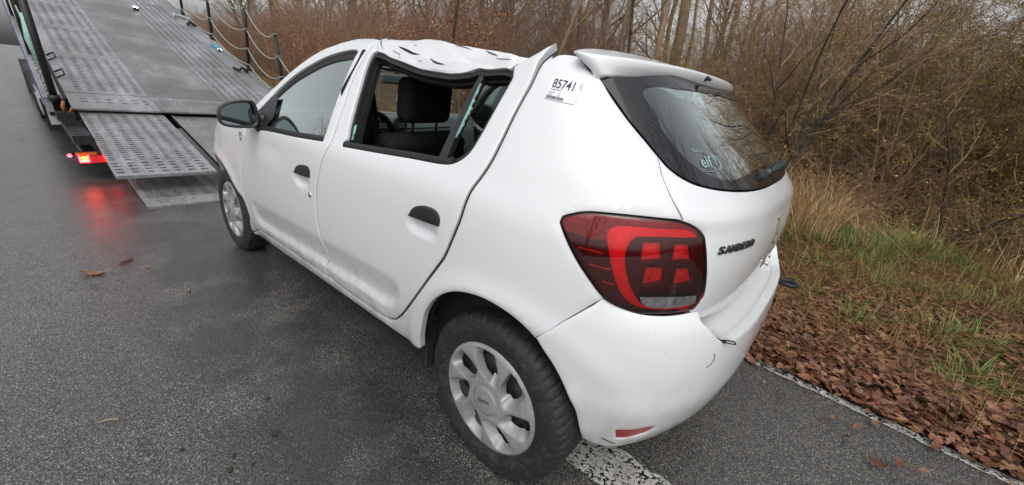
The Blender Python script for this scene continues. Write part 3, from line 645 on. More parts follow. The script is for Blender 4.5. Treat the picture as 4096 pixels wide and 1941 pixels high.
# printed black border of the glass: a band just inside the pane
clear = outline([UV['clear'][0], [*UV['clear'][0][-2:], UC, 1.132], [UC, 1.132, UC, 1.350], [UC, 1.350, *UV['clear'][0][:2]]])
frit = panel('window_border', offset(win_o, .003), [clear], FRIT, rear_win, None, .03, 0, .0006, 0, 0, flange=False)
mirror_join(frit)
lamp_o = O('tail_light', .01)
def d_lamp(u, z): return .005+.0*u
lsq = [O(k, .006) for k in ('lt_sq', 'lt_sq2', 'lt_sq3', 'lt_sq4')]; lcl = O('lt_clear', .006)
lamp_in = offset(lamp_o, .003)
lamp = panel('tail_light', lamp_in, lsq+[lcl], LENS_DARK, CAR, None, .014, .003, -.006, .002, .014)
panel('lamp_cover', offset(lamp_o, .0008), [], COVER, lamp, d_lamp, .014, .004, 0, .004, .022)
panel('lamp_housing', lamp_in, [], LENS_HOUSING, lamp, None, .03, 0, -.026, 0, 0, flange=False)
panel('tail_light', offset(lamp_o, .001), [], LENS_HOUSING, CAR, d_lamp, .03, .004, 0, .004, .03, side=-1)
wine = offset(outline(UV['wine'], .01), .0045)
panel('upper_lens', wine, [], LENS_WINE, lamp, None, .02, 0, -.0052, 0, 0, flange=False)
panel('light_hook', offset(O('lt_red', .006), .0006), [], LENS_RED, lamp, None, .02, .002, -.0030, .0012, .004)
for q_ in lsq:
    panel('lamp_window', offset(q_, -.001), [], LENS_MID, lamp, lambda u, z, q_=q_: -.006*np.clip((z-q_[:, 1].min())/(q_[:, 1].max()-q_[:, 1].min()), 0, 1), .012, 0, -.012, 0, 0, flange=False)
panel('reversing_lens', offset(lcl, -.001), [], LENS_CLEAR, lamp, None, .02, 0, .0056, 0, 0, flange=False)
for t0 in (.28, .5, .72):
    z0, z1 = lcl[:, 1].min(), lcl[:, 1].max(); zz = z0+(z1-z0)*t0; row_ = lcl[np.abs(lcl[:, 1]-zz) < .012]; a, b = row_[:, 0].min()+.008, row_[:, 0].max()-.008
    for c0, c1 in ((a, a+(b-a)*.44), (a+(b-a)*.56, b)): panel('lens_rib', np.array([(c0, zz-.0015), (c1, zz-.0015), (c1, zz+.0015), (c0, zz+.0015)]), [], CHROME, lamp, None, .03, 0, .0066, 0, 0, flange=False)
for uz in UV['lines']: strip('lens_line', uz, .0045, -.0035, LENS_MID, lamp)

# bumper
bo = [np.reshape(s, (-1, 2)) for s in UV['bumper']]; ll = np.reshape(UV['tail_light'][0], (-1, 2))
lowL = ll[ll[:, 1] < .835]
sm, ar = bo[0], bo[1][:9]
led = np.array([(-.517, .747), (-.530, .732), (-.572, .685), (-.616, .667), (-.72, .662), (-.86, .657), (UC, .655)])
bx = outline([[*ll[6]]+sm[1:].ravel().tolist(), ar.ravel().tolist(), [*ar[-1], -.325, .275, -.42, .254, -.60, .252, UC, .262], [UC, .262, UC, .655], led[::-1].ravel().tolist(), [*led[0], *ll[-1]], ll[6:][::-1].ravel().tolist()])
def d_bump(u, z):
    return .4*flare(u, z)+.003*np.exp(-((z-.47)/.05)**2)
refl = O('reflector', .01)
bump_ = panel('rear_bumper', offset(bx, .001), [refl], PAINT, CAR, d_bump, .02, skip=cen, bump=True, depth=.03)
mirror_join(bump_)
for sd in (1, -1): panel('reflector', refl, [], REFL, bump_, d_bump, .02, 0, -.004, 0, 0, bump=True, side=sd, flange=False)
strip('bumper_seam', UV['bumper'][0], .02, -.010, DARK, CAR)
# step on top of the bumper, below the tailgate
g = G(); et = rs(led[2:].ravel().tolist(), .02); ep = sf(et, d_bump, -.001, True)[0]; m_ = 9
for p in ep:
    for k in range(m_):
        t = k/(m_-1); s = 1-.13*t
        g.v.append((p[0]+.115*t, p[1]*s, p[2]-.002-.008*math.sin(math.pi*t)+.012*t*t))
g.f = [(i*m_+k, i*m_+k+1, (i+1)*m_+k+1, (i+1)*m_+k) for i in range(len(ep)-1) for k in range(m_-1)]; g.m = [0]*len(g.f)
mirror_join(g.build('bumper_step', PAINT, bump_, True))

# ---- spoiler above the rear window
g = G(); ys = .665*np.sin(np.linspace(-1, 1, 75)*math.pi/2); sec = []
for y in ys:
    t = min(1, abs(y)/.665); q = max(0, 1-t**2.4)**.5; xf = -.045; xr = xf-.002-.186*q; zt = 1.401+.043*math.sqrt(max(0, 1-t*t))
    zc = 1.411-.011*t*t; h = .051; D_ = xf-xr; m_ = min(1, D_/.10)
    up = [(xf, zt-.03), (xf, zt-.004), (xf-.10*D_, zt), (xf-.45*D_, zc+.28*(zt-zc)-.004*m_), (xf-.75*D_, zc+.002), (xr+.020*m_, zc+.003), (xr+.006*m_, zc+.0), (xr, zc-.009), (xr+.008*m_, zc-.026), (xr+.016*m_, zc-h+.008), (xr+.022*m_, zc-h), (xr+.060*m_, zc-h-.002), (xr+.08*m_, zc-h+.012)]
    w6 = t**8
    sec.append([(a_-.058*w6*min(1, max(0, (1.402-c_)/.05)), y*(1-.052*w6*min(1, max(0, (1.402-c_)/.05))), c_) for a_, c_ in up])
k = len(sec[0]); g.add([p_ for r_ in sec for p_ in r_], [(i*k+j, (i+1)*k+j, (i+1)*k+j+1, i*k+j+1) for i in range(len(ys)-1) for j in range(k-1)])
spoiler = g.build('spoiler', PAINT, CAR, True)
g = G(); g.tube([(-.222, .055, 1.376), (-.236, .055, 1.377)], [.011, .008], 10); g.tube([(-.236, .055, 1.377), (-.247, .055, 1.371)], [.006, .005], 8)
g.build('washer_nozzle', PLASTIC, spoiler, True)
# ---- rear wiper at the foot of the rear window
g = G()
c0 = Vector((-.478, .055, 1.078))
g.tube([c0+Vector((.03, .02, -.014)), c0+Vector((.004, .004, .0)), c0+Vector((-.012, -.012, .008))], [.042, .034, .020], 14)
g.tube([c0+Vector((-.004, .0, .006)), (-.500, -.004, 1.102), (-.516, -.030, 1.120), (-.519, -.045, 1.122), (-.505, -.18, 1.110), (-.47, -.42, 1.09)], [.017, .016, .018, .013, .010, .006], 10)
g.tube([(-.494, .030, 1.088), (-.506, .026, 1.108), (-.498, .018, 1.118)], [.006, .006, .005], 8)
g.tube([(-.475, -.12, 1.10), (-.43, -.36, 1.075), (-.36, -.55, 1.06)], [.007, .007, .005], 6)
g.build('rear_wiper', PLASTIC, CAR, True)

# ---- writing and marks on the tail
def frame(uz, off, disp=None, ex=.02):
    """plane touching the body: origin and the directions of +u, +z and the normal"""
    P, n = sf(np.array([uz, (uz[0]-ex, uz[1]), (uz[0], uz[1]+ex)]), disp, off)
    X = Vector(P[1]-P[0]).normalized(); n0 = Vector(n[0]); X = (X-n0*X.dot(n0)).normalized(); Y = n0.cross(X)
    return Vector(P[0]), X, Y, n0
def lettering(name, text, p0, X, Y, Z, h, w, mat, parent, depth=0.0, shear=0., spacing=1., bold=.0, warp=None):
    cu = bpy.data.curves.new(name, 'FONT'); cu.body = text; cu.size = 1; cu.extrude = depth/h/1.4; cu.offset = bold; cu.shear = shear; cu.space_character = spacing; cu.materials.append(mat)
    o = bpy.data.objects.new(name, cu); COL.objects.link(o); bpy.context.view_layer.update()
    xs_ = [c[0] for c in o.bound_box]; ys_ = [c[1] for c in o.bound_box]; sx = w/(max(xs_)-min(xs_)); sy = h/(max(ys_)-min(ys_))
    me = bpy.data.meshes.new_from_object(o.evaluated_get(bpy.context.evaluated_depsgraph_get())); bpy.data.objects.remove(o)
    for v in me.vertices:
        if warp: v.co = warp((v.co.x-min(xs_))*sx, (v.co.y-min(ys_))*sy)
        else: v.co = p0+X*((v.co.x-min(xs_))*sx)+Y*((v.co.y-min(ys_))*sy)+Z*(v.co.z*h)
    me.materials.clear(); me.materials.append(mat)
    r = link(name, me, parent); return r
def along(name, text, uz0, uz1, h, mat, parent, disp=None, off=.001, depth=.004, shear=.2, bold=.02, rel=None):
    """raised letters one by one along the body surface"""
    n_ = len(text); ws = [1.0]*n_
    for i, ch in enumerate(text):
        t = (i+.06)/n_; t2 = (i+.94)/n_
        a = np.array(uz0)+(np.array(uz1)-np.array(uz0))*t; b = np.array(uz0)+(np.array(uz1)-np.array(uz0))*t2
        P = sf(np.array([a, b]), disp, off)[0]; Pn = sf(np.array([a]), disp, off)[1][0]
        X = Vector(P[1]-P[0]); w = X.length; X.normalize(); n0 = Vector(Pn); Y = n0.cross(X)
        if Y.z < 0: Y = -Y
        lettering(name, ch, Vector(P[0]), X, Y, n0, h, w*1.04, mat, parent, depth, shear, 1, bold)
nm = np.reshape(UV['name'][0], (-1, 2))
along('badge_letter', 'SANDERO', (nm[0][0], nm[0][1]-.001), (nm[1][0]-.004, nm[1][1]+.001), .021, simple('badge_grey', (.045, .045, .048), .3, .5, .3), hatch, d_hatch, .0015, .004, .15, .03)
# scar of the missing emblem: dirty outline left on the paint
lo = np.array([(-.895, .966), (-1.0, .966), (-1.0, .94), (-.985, .868), (-.915, .868), (-.895, .93)])
lo = np.array([(-.918, .958), (UC-.0, .958), (UC-.0, .868), (-.945, .868), (-.928, .90)])
lp = outline([lo.ravel().tolist()+lo[0].tolist()])
path = [(-.996, .978), (-.935, .978), (-.925, .966), (-.928, .926), (-.945, .892), (-.996, .890)]
strip('emblem_residue', path, .006, .0035, RUST, hatch, d_hatch)
strip('emblem_residue', [(-.958, .965), (-.968, .91)], .004, .0035, RUST, hatch, d_hatch)
for (u, z) in ((-.927, .977), (-.948, .892), (-.968, .92)): strip('emblem_residue', [(u, z), (u-.01, z-.006)], .007, .0045, DARK, hatch, d_hatch)
# tailgate lock hole with a bolt
P, X, Y, n0 = frame((-.96, .81), .001, d_hatch)
Mh = Matrix((X, n0, Y)).transposed().to_4x4(); Mh.translation = P
g = G(); g.lathe([(0, .0005), (.017, .0005), (.019, -.002)], 20, Mh @ Matrix.Diagonal((.8, 1, 1.35, 1))); g.build('lock_hole', DARK, hatch, True)
g = G(); g.lathe([(0, .016), (.008, .016), (.0085, .012), (.006, .0), (.010, 0), (.010, -.002)], 12, Mh @ Matrix.Translation((.012, 0, -.006))); g.build('lock_bolt', simple('zinc', (.5, .48, .42), .35, .8), hatch, True)
# black cable loop hanging over the bumper corner
def onb(u, z, o=.004): return Vector(sf(np.array([(u, z)]), None, o, True)[0][0])
lp = [Vector(p) for p in ((-.50, .505, .712), (-.525, .50, .705), (-.552, .487, .682), (-.578, .470, .668), (-.596, .455, .664), (-.604, .444, .662), (-.597, .436, .664), (-.588, .448, .667), (-.574, .468, .672))]
g = G(); g.tube(lp, .0022, 6); g.tube([lp[3]-Vector((.004, 0, 0)), lp[3]+Vector((.008, 0, .003))], .004, 6); g.build('cable_loop', DARK, CAR, True)
# scuffs on the bumper
strip('scuff', UV['scuff'][0], .0032, .0015, simple('scuff_dark', (.09, .09, .09), .7), bump_, d_bump, True)
strip('scuff', UV['scuff'][1], .008, .0012, simple('scuff_mud', (.10, .085, .06), .8), bump_, d_bump, True)
# sticker with the lot number
SQ = [np.reshape(s, (-1, 2)) for s in UV['sticker']]; c4 = np.array([q[0] for q in SQ])
stk = panel('sticker', outline(UV['sticker']), [], PAPER, body_side, None, .02, 0, .0022, 0, 0, flange=False)
def on_sticker(a, b, off=.0032):
    q = (c4[3]*(1-a)+c4[2]*a)*(1-b)+(c4[0]*(1-a)+c4[1]*a)*b
    return Vector(sf(q[None], None, off)[0][0])
def stext(t, a, b, w, h, bold=0.): lettering('sticker_text', t, None, None, None, None, h, w, INK, stk, 0, 0, 1, bold, lambda x, y: on_sticker(a+x, b+y))
stext('85741', .10, .50, .70, .40, .012)
stext('Dacia SANDERO WCD00AUF', .10, .40, .37, .065); stext('M.E.C 05/12/2018', .06, .27, .23, .065); stext('WEX', .42, .27, .06, .065)
stext('KM', .06, .17, .05, .06); stext('40000', .14, .17, .09, .06); stext('85374', .40, .17, .09, .06)
g = G(); x_ = 0.0
RB = random.Random(9)
for i in range(40):
    w = RB.choice((.006, .009, .016)); a = .06+x_; x_ += w+RB.choice((.006, .009))
    if x_ > .60: break
    g.add([on_sticker(a, .03), on_sticker(a+w, .03), on_sticker(a+w, .15), on_sticker(a, .15)], [(0, 1, 2, 3)])
g.build('barcode', INK, stk)
# print on the rear window
P, X, Y, n0 = frame((-.520, 1.147), .002)
PRINT = simple('window_print', (.24, .34, .34), .4, var=.05)
wpr = lambda dx, dy: (lambda x, y: Vector(sf(np.array([(-.520-(x+dx)*1.0, 1.147+(y+dy)*.78)]), None, .0009)[0][0]))
lettering('window_print', 'elf', P, X, Y, n0, .034, .050, PRINT, rear_win, 0, .1, 1, .02, wpr(0, 0))
lettering('window_print', 'DACIA', P, X, Y, n0, .010, .045, PRINT, rear_win, warp=wpr(-.01, .045))
g = G(); P = P-n0*.001; cc = P+X*.066+Y*.016; g.tube([cc+(X*math.cos(a)*.018+Y*math.sin(a)*.024) for a in np.linspace(-2.6, 1.6, 16)]+[cc+X*.004+Y*.004], .0012, 4)
g.tube([P+X*.004-Y*.012, P+X*.05-Y*.012], .0010, 4); g.build('window_print', PRINT, rear_win)

# ---- door mirror
g = G(); sh = [(.838, .998), (.832, 1.06), (.840, 1.112), (.856, 1.124), (.92, 1.121), (.972, 1.108), (1.002, 1.086), (1.013, 1.045), (1.012, 1.008), (.985, .992), (.92, .984), (.856, .984)]
prof = [(1.735, 1.0), (1.742, 1.03), (1.765, 1.03), (1.80, .97), (1.835, .78), (1.85, .45), (1.853, .12)]
cy, cz = .925, 1.055
for x, s in prof: g.v += [(x, cy+(y-cy)*s, cz+(z-cz)*s) for y, z in sh]
k = len(sh); g.f = [(i*k+j, i*k+(j+1) % k, (i+1)*k+(j+1) % k, (i+1)*k+j) for i in range(len(prof)-1) for j in range(k)]
g.f.append(tuple(range((len(prof)-1)*k, len(prof)*k))); b = len(g.v)
g.v += [(1.737, cy+(y-cy)*.90+.002, cz+(z-cz)*.84) for y, z in sh]; g.v += [(1.752, cy+(y-cy)*.86+.002, cz+(z-cz)*.81) for y, z in sh]
g.f += [(j, (j+1) % k, b+(j+1) % k, b+j)[::-1] for j in range(k)]+[(b+j, b+(j+1) % k, b+k+(j+1) % k, b+k+j)[::-1] for j in range(k)]; g.m = [0]*len(g.f)
mir = g.build('door_mirror', PLASTIC, CAR, True); subd(mir, 1)
MG = N('mirror_glass'); MG.pr((.22, .26, .26), .05, 1.0)
mk('mirror_glass', [(1.749-.012*((y-cy)/.1), cy+(y-cy)*.865+.006, cz+(z-cz)*.82) for y, z in sh], [tuple(range(k))[::-1]], MG.m, mir, False)
g = G(); g.tube([(1.79, .86, 1.03), (1.79, .80, 1.02), (1.78, .775, 1.01)], [.036, .040, .05], 10); g.tube([(1.77, .845, .968), (1.77, .815, .985), (1.78, .775, 1.0)], [.020, .034, .05], 10)
g.build('mirror_foot', PLASTIC, mir, True)
mr_ = mir.copy(); COL.objects.link(mr_); mr_.data = mir.data.copy()
for v in mr_.data.vertices: v.co.y = -v.co.y
mr_.data.flip_normals()

# ---- wheels
def tyre_mesh():
    g = G(); n = 240; prof = [(.200, .835-.022), (.206, .835-.012), (.225, .835-.002), (.250, .836), (.272, .832), (.287, .824), (.2975, .812), (.303, .795), (.3045, .775), (.3045, .752), (.299, .750), (.299, .744), (.3045, .742), (.305, .722), (.299, .720), (.299, .714), (.305, .712), (.3045, .690), (.302, .676), (.296, .664), (.285, .655), (.25, .648), (.20, .660)]
    v = []
    for i, (r, y) in enumerate(prof):
        for k in range(n):
            q = r; ph = k % 4
            if ph == 0 and (6 <= i <= 8 or 17 <= i <= 19): q -= .0045
            if ph == 0 and (9 <= i <= 9 or 13 <= i <= 13 or 16 <= i <= 16): q -= .003
            if i == 5 and ph == 0: q -= .003
            a = 2*math.pi*k/n+(y-.75)*.6; v.append((q*math.cos(a), y-.745, q*math.sin(a)))
    f = [(i*n+k, i*n+(k+1) % n, (i+1)*n+(k+1) % n, (i+1)*n+k) for i in range(len(prof)-1) for k in range(n)]
    # flatten where it stands
    v = [(a, b+(.010 if c < -.27 else 0)*(1 if b > 0 else -1)*min(1, (-.27-c)/.03), max(c, -.2985)) for a, b, c in v]
    return v, f
tv, tf = tyre_mesh()
def hub_geom():
    poly = np.array([(.198*math.cos(a), .198*math.sin(a)) for a in np.linspace(0, 2*math.pi, 120, endpoint=False)])
    base = [(.074, 20), (.078, 8), (.086, -6), (.100, -15), (.130, -18.5), (.160, -20), (.176, -19.5), (.181, -14), (.181, -4), (.180, 6), (.176, 9), (.160, 12.5), (.135, 19), (.105, 27), (.084, 30)]
    holes = []
    for h in range(7):
        a0 = 360/7*h
        q = np.array([(r*math.cos(math.radians(t+a0)), r*math.sin(math.radians(t+a0))) for r, t in base]); q = rs(np.vstack([q, q[:1]]).ravel().tolist(), .006)[:-1]
        holes.append(q)
    V, F, L = tri(poly, holes, .011, .004)
    def hgt(p):
        r = np.hypot(p[:, 0], p[:, 1]); return .010*np.cos(np.clip(r/.198, 0, 1)*1.5)-.002-.010*np.clip((r-.185)/.013, 0, 1)**2
    z = hgt(V); v = [(a, c, b) for (a, b), c in zip(V, z)]; f = [tuple(q) for q in F]
    bd = [i for l in L for i in l]
    for i in bd: v[i] = (v[i][0], v[i][1]-.0018, v[i][2])
    for li, l in enumerate(L):
        k = len(v); m = len(l); P = V[l]; c = P.mean(0)
        if li == 0: B_ = P*1.0; d = .02
        else:
            # the wall of each opening slopes in further on its outer trailing side: the scooped bright bevel
            ang_ = np.degrees(np.arctan2(P[:, 1], P[:, 0])); ca = math.degrees(math.atan2(c[1], c[0])); da = (ang_-ca+180) % 360-180; rr_ = np.hypot(P[:, 0], P[:, 1])
            w_ = np.clip((da-1)/12, 0, 1)*.50+np.clip((rr_-.15)/.02, 0, 1)*.25; B_ = P+(c-P)*w_[:, None]*.9; d = .030
        v += [v[i] for i in l]+[(p[0], v[i][1]-d, p[1]) for p, i in zip(B_, l)]
        f += [(k+i, k+m+i, k+m+(i+1) % m, k+(i+1) % m) for i in range(m)]
    return v, f
hv, hf = hub_geom()
me_t = me_h = None
def wheel(x, side, spin, name='wheel', y0=.745):
    w = smooth_by(mk(name, tv, tf, TYRE, CAR), 24) if wheel.t is None else link(name, wheel.t, CAR)
    wheel.t = w.data
    kids = []
    def sub(nm, fn):
        if nm not in wheel.k: o = fn(); wheel.k[nm] = o.data; return o
        return link(nm, wheel.k[nm], w)
    def f_hub(): return smooth_by(mk('hubcap', [(a*1.045, b+.829-.745, c*1.045) for a, b, c in hv], hf, HUB, w), 40)
    def f_cap():
        g = G(); g.lathe([(0, .0975), (.045, .0972), (.050, .0958), (.0515, .0925), (.0535, .0935), (.056, .089)], 40); o = g.build('centre_cap', HUB, w, True); return o
    def f_rim():
        g = G(); g.lathe([(.199, .072), (.190, .064), (.180, .045), (.176, .02), (.160, .028), (.135, .040), (.110, .038), (.09, .03), (0, .03)], 48)
        return g.build('rim', STEEL, w, True)
    def f_holes():
        g = G()
        for h in range(10):
            a = 2*math.pi*h/10; M = Matrix.Translation((.146*math.cos(a), .042, .146*math.sin(a))); g.lathe([(.0, .0), (.017, .0), (.018, -.004)], 12, M)
        return tag(g.build('rim_holes', DARK, w, True), kind='stuff')
    for nm, fn in (('hubcap', f_hub), ('centre_cap', f_cap), ('rim', f_rim), ('rim_holes', f_holes)): kids.append(sub(nm, fn))
    cl = lettering('cap_emboss', 'DACIA', Vector((-.026, .0985, -.005)), Vector((1, 0, 0)), Vector((0, 0, 1)), Vector((0, 1, 0)), .011, .052, STEEL, w, .0008, 0, 1, .0)
    if side > 0:   # letters read from outside: mirror so that +x runs right to left
        for v in cl.data.vertices: v.co.x = -v.co.x
    w.location = (x, side*y0, .298); w.rotation_euler = (0, spin, 0 if side > 0 else math.pi)
    return w
wheel.t = None; wheel.k = {}
wheel(0, 1, .28, y0=.753); wheel(2.589, 1, .9, y0=.753); wheel(0, -1, .1); wheel(2.589, -1, .5)
# wheel wells
MUD = simple('arch_liner', (.022, .021, .019), .85, var=.5, scale=25, bump=.3)
for cx, cz in ((0.0, .33), (2.60, .33)):
    for sd in (1, -1):
        g = G(); aa = np.linspace(-.30 if cx < 1 else .05, math.pi+(.05 if cx < 1 else .30), 30)
        for y, r_ in ((.80, .405), (.78, .40), (.58, .388)):
            for a in aa:
                xx = cx+r_*math.cos(a); lim = .80-.16*min(1, max(0, (-.12-xx)/.30))-.14*min(1, max(0, (xx-2.75)/.3))
                g.v.append((xx, sd*min(y, lim-(.80-y)*.1), cz+r_*math.sin(a)))
        n = len(aa); g.f = [(i*n+k, i*n+k+1, (i+1)*n+k+1, (i+1)*n+k) for i in range(2) for k in range(n-1)]+[tuple(range(2*n, 3*n))]; g.m = [0]*len(g.f)
        g.build('wheel_arch_liner', MUD, CAR, True)
g = G(); g.box(.372, .385, .66, .80, .19, .42); g.build('mud_flap', MUD, CAR)
# underbody
g = G(); g.box(.36, 2.2, -.78, .78, .215, .30); g.box(-.44, .40, -.52, .52, .26, .42); g.box(2.2, 3.2, -.6, .6, .22, .5); g.box(.36, 2.2, .68, .73, .29, .36)
g.build('underbody', DARK, CAR)
# towing eye screwed into the bumper on the far side
g = G(); ce = Vector((-.600, -.50, .545)); g.tube([ce+Vector((.10, .02, 0)), ce+Vector((0, 0, 0))], .013, 8)
rg = [ce+Vector((-.045+.045*math.cos(a), .0+.0*math.sin(a), .034*math.sin(a))) for a in np.linspace(0, 2*math.pi, 17)]
g.tube([ce+Vector((-.036+.036*math.cos(a), -.030*math.sin(a), .004)) for a in np.linspace(0, 2*math.pi, 17)], .009, 8, False); g.build('towing_eye', simple('black_iron', (.02, .022, .026), .5, .3), CAR, True)

# ---- inside
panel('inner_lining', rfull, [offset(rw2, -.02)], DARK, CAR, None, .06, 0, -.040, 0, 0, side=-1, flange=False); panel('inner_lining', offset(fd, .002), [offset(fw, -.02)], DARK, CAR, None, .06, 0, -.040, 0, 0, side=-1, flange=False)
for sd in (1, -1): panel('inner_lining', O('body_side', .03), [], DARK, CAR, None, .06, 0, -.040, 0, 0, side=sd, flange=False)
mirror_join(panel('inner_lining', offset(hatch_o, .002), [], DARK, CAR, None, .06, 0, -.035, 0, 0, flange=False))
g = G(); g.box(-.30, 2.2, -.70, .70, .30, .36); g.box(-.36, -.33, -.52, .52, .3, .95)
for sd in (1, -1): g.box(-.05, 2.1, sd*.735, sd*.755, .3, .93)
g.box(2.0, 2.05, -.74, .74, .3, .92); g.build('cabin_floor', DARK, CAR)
def seat(y):
    g = G(); g.box(1.05, 1.55, y-.24, y+.24, .45, .60)
    Mb = Matrix.Translation((1.08, y, .50)) @ Matrix.Rotation(math.radians(-16), 4, 'Y')
    g.box(-.06, .07, -.235, .235, .0, .56, Mb); g.box(-.05, .09, -.255, -.19, .05, .50, Mb); g.box(-.05, .09, .19, .255, .05, .50, Mb)
    s = g.build('front_seat', CLOTH, CAR, True); bevel(s, .05, 4); smooth_by(s, 80)
    g = G(); g.box(-.05, .06, -.135, .135, .0, .20, Matrix.Translation((.925, y+.01, 1.10)) @ Matrix.Rotation(math.radians(-8), 4, 'Y')); h = g.build('headrest', CLOTH, s, True); bevel(h, .04, 4); smooth_by(h, 80)
    g = G()
    for q in (-.07, .07): g.tube([(.945, y+q, 1.0), (.925, y+q, 1.13)], .007, 8)
    g.build('headrest_post', PLASTIC, s, True)
seat(.37); seat(-.37)
for o_ in [o for o in CAR.children if o.name.startswith('front_seat')][1:]: o_.location.x -= .22; o_.scale.z = 1.06
g = G(); g.box(-.05, .48, -.66, .66, .40, .60); Mb = Matrix.Translation((.02, 0, .5)) @ Matrix.Rotation(math.radians(-18), 4, 'Y'); g.box(-.06, .08, -.66, .66, 0, .58, Mb)
for y in (-.42, .42): g.box(-.05, .05, y-.13, y+.13, .55, .72, Mb)
s = g.build('rear_bench', CLOTH, CAR, True); bevel(s, .04, 3); smooth_by(s, 80)
g = G(); g.prism([(1.72, .62), (1.70, .80), (1.71, .93), (1.74, 1.03), (1.80, 1.05), (2.10, 1.02), (2.10, .62)], 1.46, Matrix.Translation((0, -.73, 0))); d_ = g.build('dashboard', DASH, CAR); bevel(d_, .02, 3)
for y in (.125, -.015): 
    g = G(); M = Matrix.Translation((1.705, y, .985)) @ Matrix.Rotation(math.pi/2, 4, 'Z'); g.lathe([(.030, .0), (.034, .006), (.044, .012), (.052, .004), (.054, -.01)], 24, M); g.lathe([(0, .004), (.030, .004)], 20, M)
    g.build('air_vent', DARK, d_, True)
    g = G()
    for k in (-.012, 0, .012): g.box(1.692, 1.698, y-.026, y+.026, .985+k-.003, .985+k+.003)
    g.build('vent_slat', DASH, d_)
g = G(); g.box(1.698, 1.704, -.45, -.06, .955, .965); g.box(1.698, 1.704, .045, .075, .95, 1.0); g.build('dash_trim', DARK, d_)
# steering wheel
g = G(); Ms = Matrix.Translation((1.52, .37, .92)) @ Matrix.Rotation(math.radians(66), 4, 'Y')
g.tube([Ms @ Vector((.19*math.cos(a), .19*math.sin(a), 0)) for a in np.linspace(0, 2*math.pi, 33)], .017, 8, False)
g.tube([Ms @ Vector((-.18, 0, 0)), Ms @ Vector((0, 0, -.03)), Ms @ Vector((.18, 0, 0))], [.018, .05, .018], 8); g.tube([Ms @ Vector((0, .18, 0)), Ms @ Vector((0, 0, -.03)), Ms @ Vector((0, -.18, 0))], [.015, .05, .015], 8); g.build('steering_wheel', DARK, CAR, True)
# rear view mirror, hanging headlining, pillar trim, belt, windscreen sticker
g = G(); g.box(1.50, 1.535, .02, .235, 1.248, 1.305); o = g.build('interior_mirror', simple('mirror_back', (.09, .11, .11), .4), CAR); bevel(o, .014, 3)
g = G(); g.tube([(1.52, .12, 1.30), (1.56, .11, 1.35)], .012, 8); g.build('mirror_stalk', DARK, o, True)
g = G(); g.v = [(1.42, .44, 1.345), (1.30, .10, 1.33), (1.05, .36, 1.325), (1.02, .50, 1.315), (1.2, .47, 1.33)]; g.f = [(0, 1, 2, 3, 4)]; g.m = [0]; g.build('hanging_headlining', BEIGE, CAR)
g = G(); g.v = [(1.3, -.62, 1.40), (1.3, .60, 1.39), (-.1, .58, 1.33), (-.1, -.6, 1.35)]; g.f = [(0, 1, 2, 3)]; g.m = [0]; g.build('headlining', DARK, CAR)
g = G(); g.tube([(1.03, .60, 1.385), (1.05, .70, 1.22), (1.04, .755, 1.05), (1.04, .76, .9)], .022, 6); g.build('centre_pillar', DARK, CAR, True)
g = G(); g.tube([(1.22, .50, 1.34), (1.13, .585, 1.17), (1.04, .66, 1.0), (1.0, .68, .9)], [.013, .013, .012, .011], 6); g.build('pillar_trim', BEIGE, CAR, True)
g = G(); g.tube([(1.16, .52, 1.28), (1.15, .50, 1.0), (1.2, .44, .8)], [.016, .018, .018], 4); g.build('seat_belt', DARK, CAR)
# rear tray and far side lining keep the cabin dark
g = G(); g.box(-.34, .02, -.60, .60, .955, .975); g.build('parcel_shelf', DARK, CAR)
BL = simple('sticker_blue', (.02, .03, .16), .5); RD = simple('sticker_red', (.35, .02, .03), .5)
Mk = Matrix.Translation((1.75, -.065, 1.157)) @ Matrix.Rotation(math.pi/2, 4, 'Z')
g = G(); g.lathe([(0, 0), (.045, 0)], 28, Mk); o = g.build('windscreen_sticker', simple('sticker_white', (.6, .65, .7), .5), CAR)
g = G(); g.lathe([(0, .001), (.040, .001)], 28, Mk); g.build('sticker_disc', BL, o)
g = G(); g.lathe([(0, .002), (.017, .002)], 20, Mk @ Matrix.Translation((0, 0, .010))); g.build('sticker_dot', RD, o)

# pieces measured upright are leaned back by the roll before the whole car leans with the road
_c = Vector((0, .745, 0)); _inv = Matrix.Translation(_c) @ Matrix.Rotation(-ROLL, 4, 'X') @ Matrix.Translation(-_c)
_done = set()
def lean_back(o):
    if o.type == 'MESH' and o.data.name not in _done: o.data.transform(_inv); _done.add(o.data.name)
    for c in o.children: lean_back(c)
for o in list(CAR.children)+list(spoiler.children):
    if o.name.split('.')[0] in ('door_mirror', 'rear_wiper', 'cable_loop', 'washer_nozzle', 'towing_eye', 'front_seat', 'dashboard', 'interior_mirror', 'steering_wheel', 'hanging_headlining', 'pillar_trim', 'seat_belt', 'windscreen_sticker', 'centre_pillar'): lean_back(o)
CAR.rotation_euler = (ROLL, 0, 0); CAR.location = (0, .745*(1-math.cos(ROLL)), -.745*math.sin(ROLL))

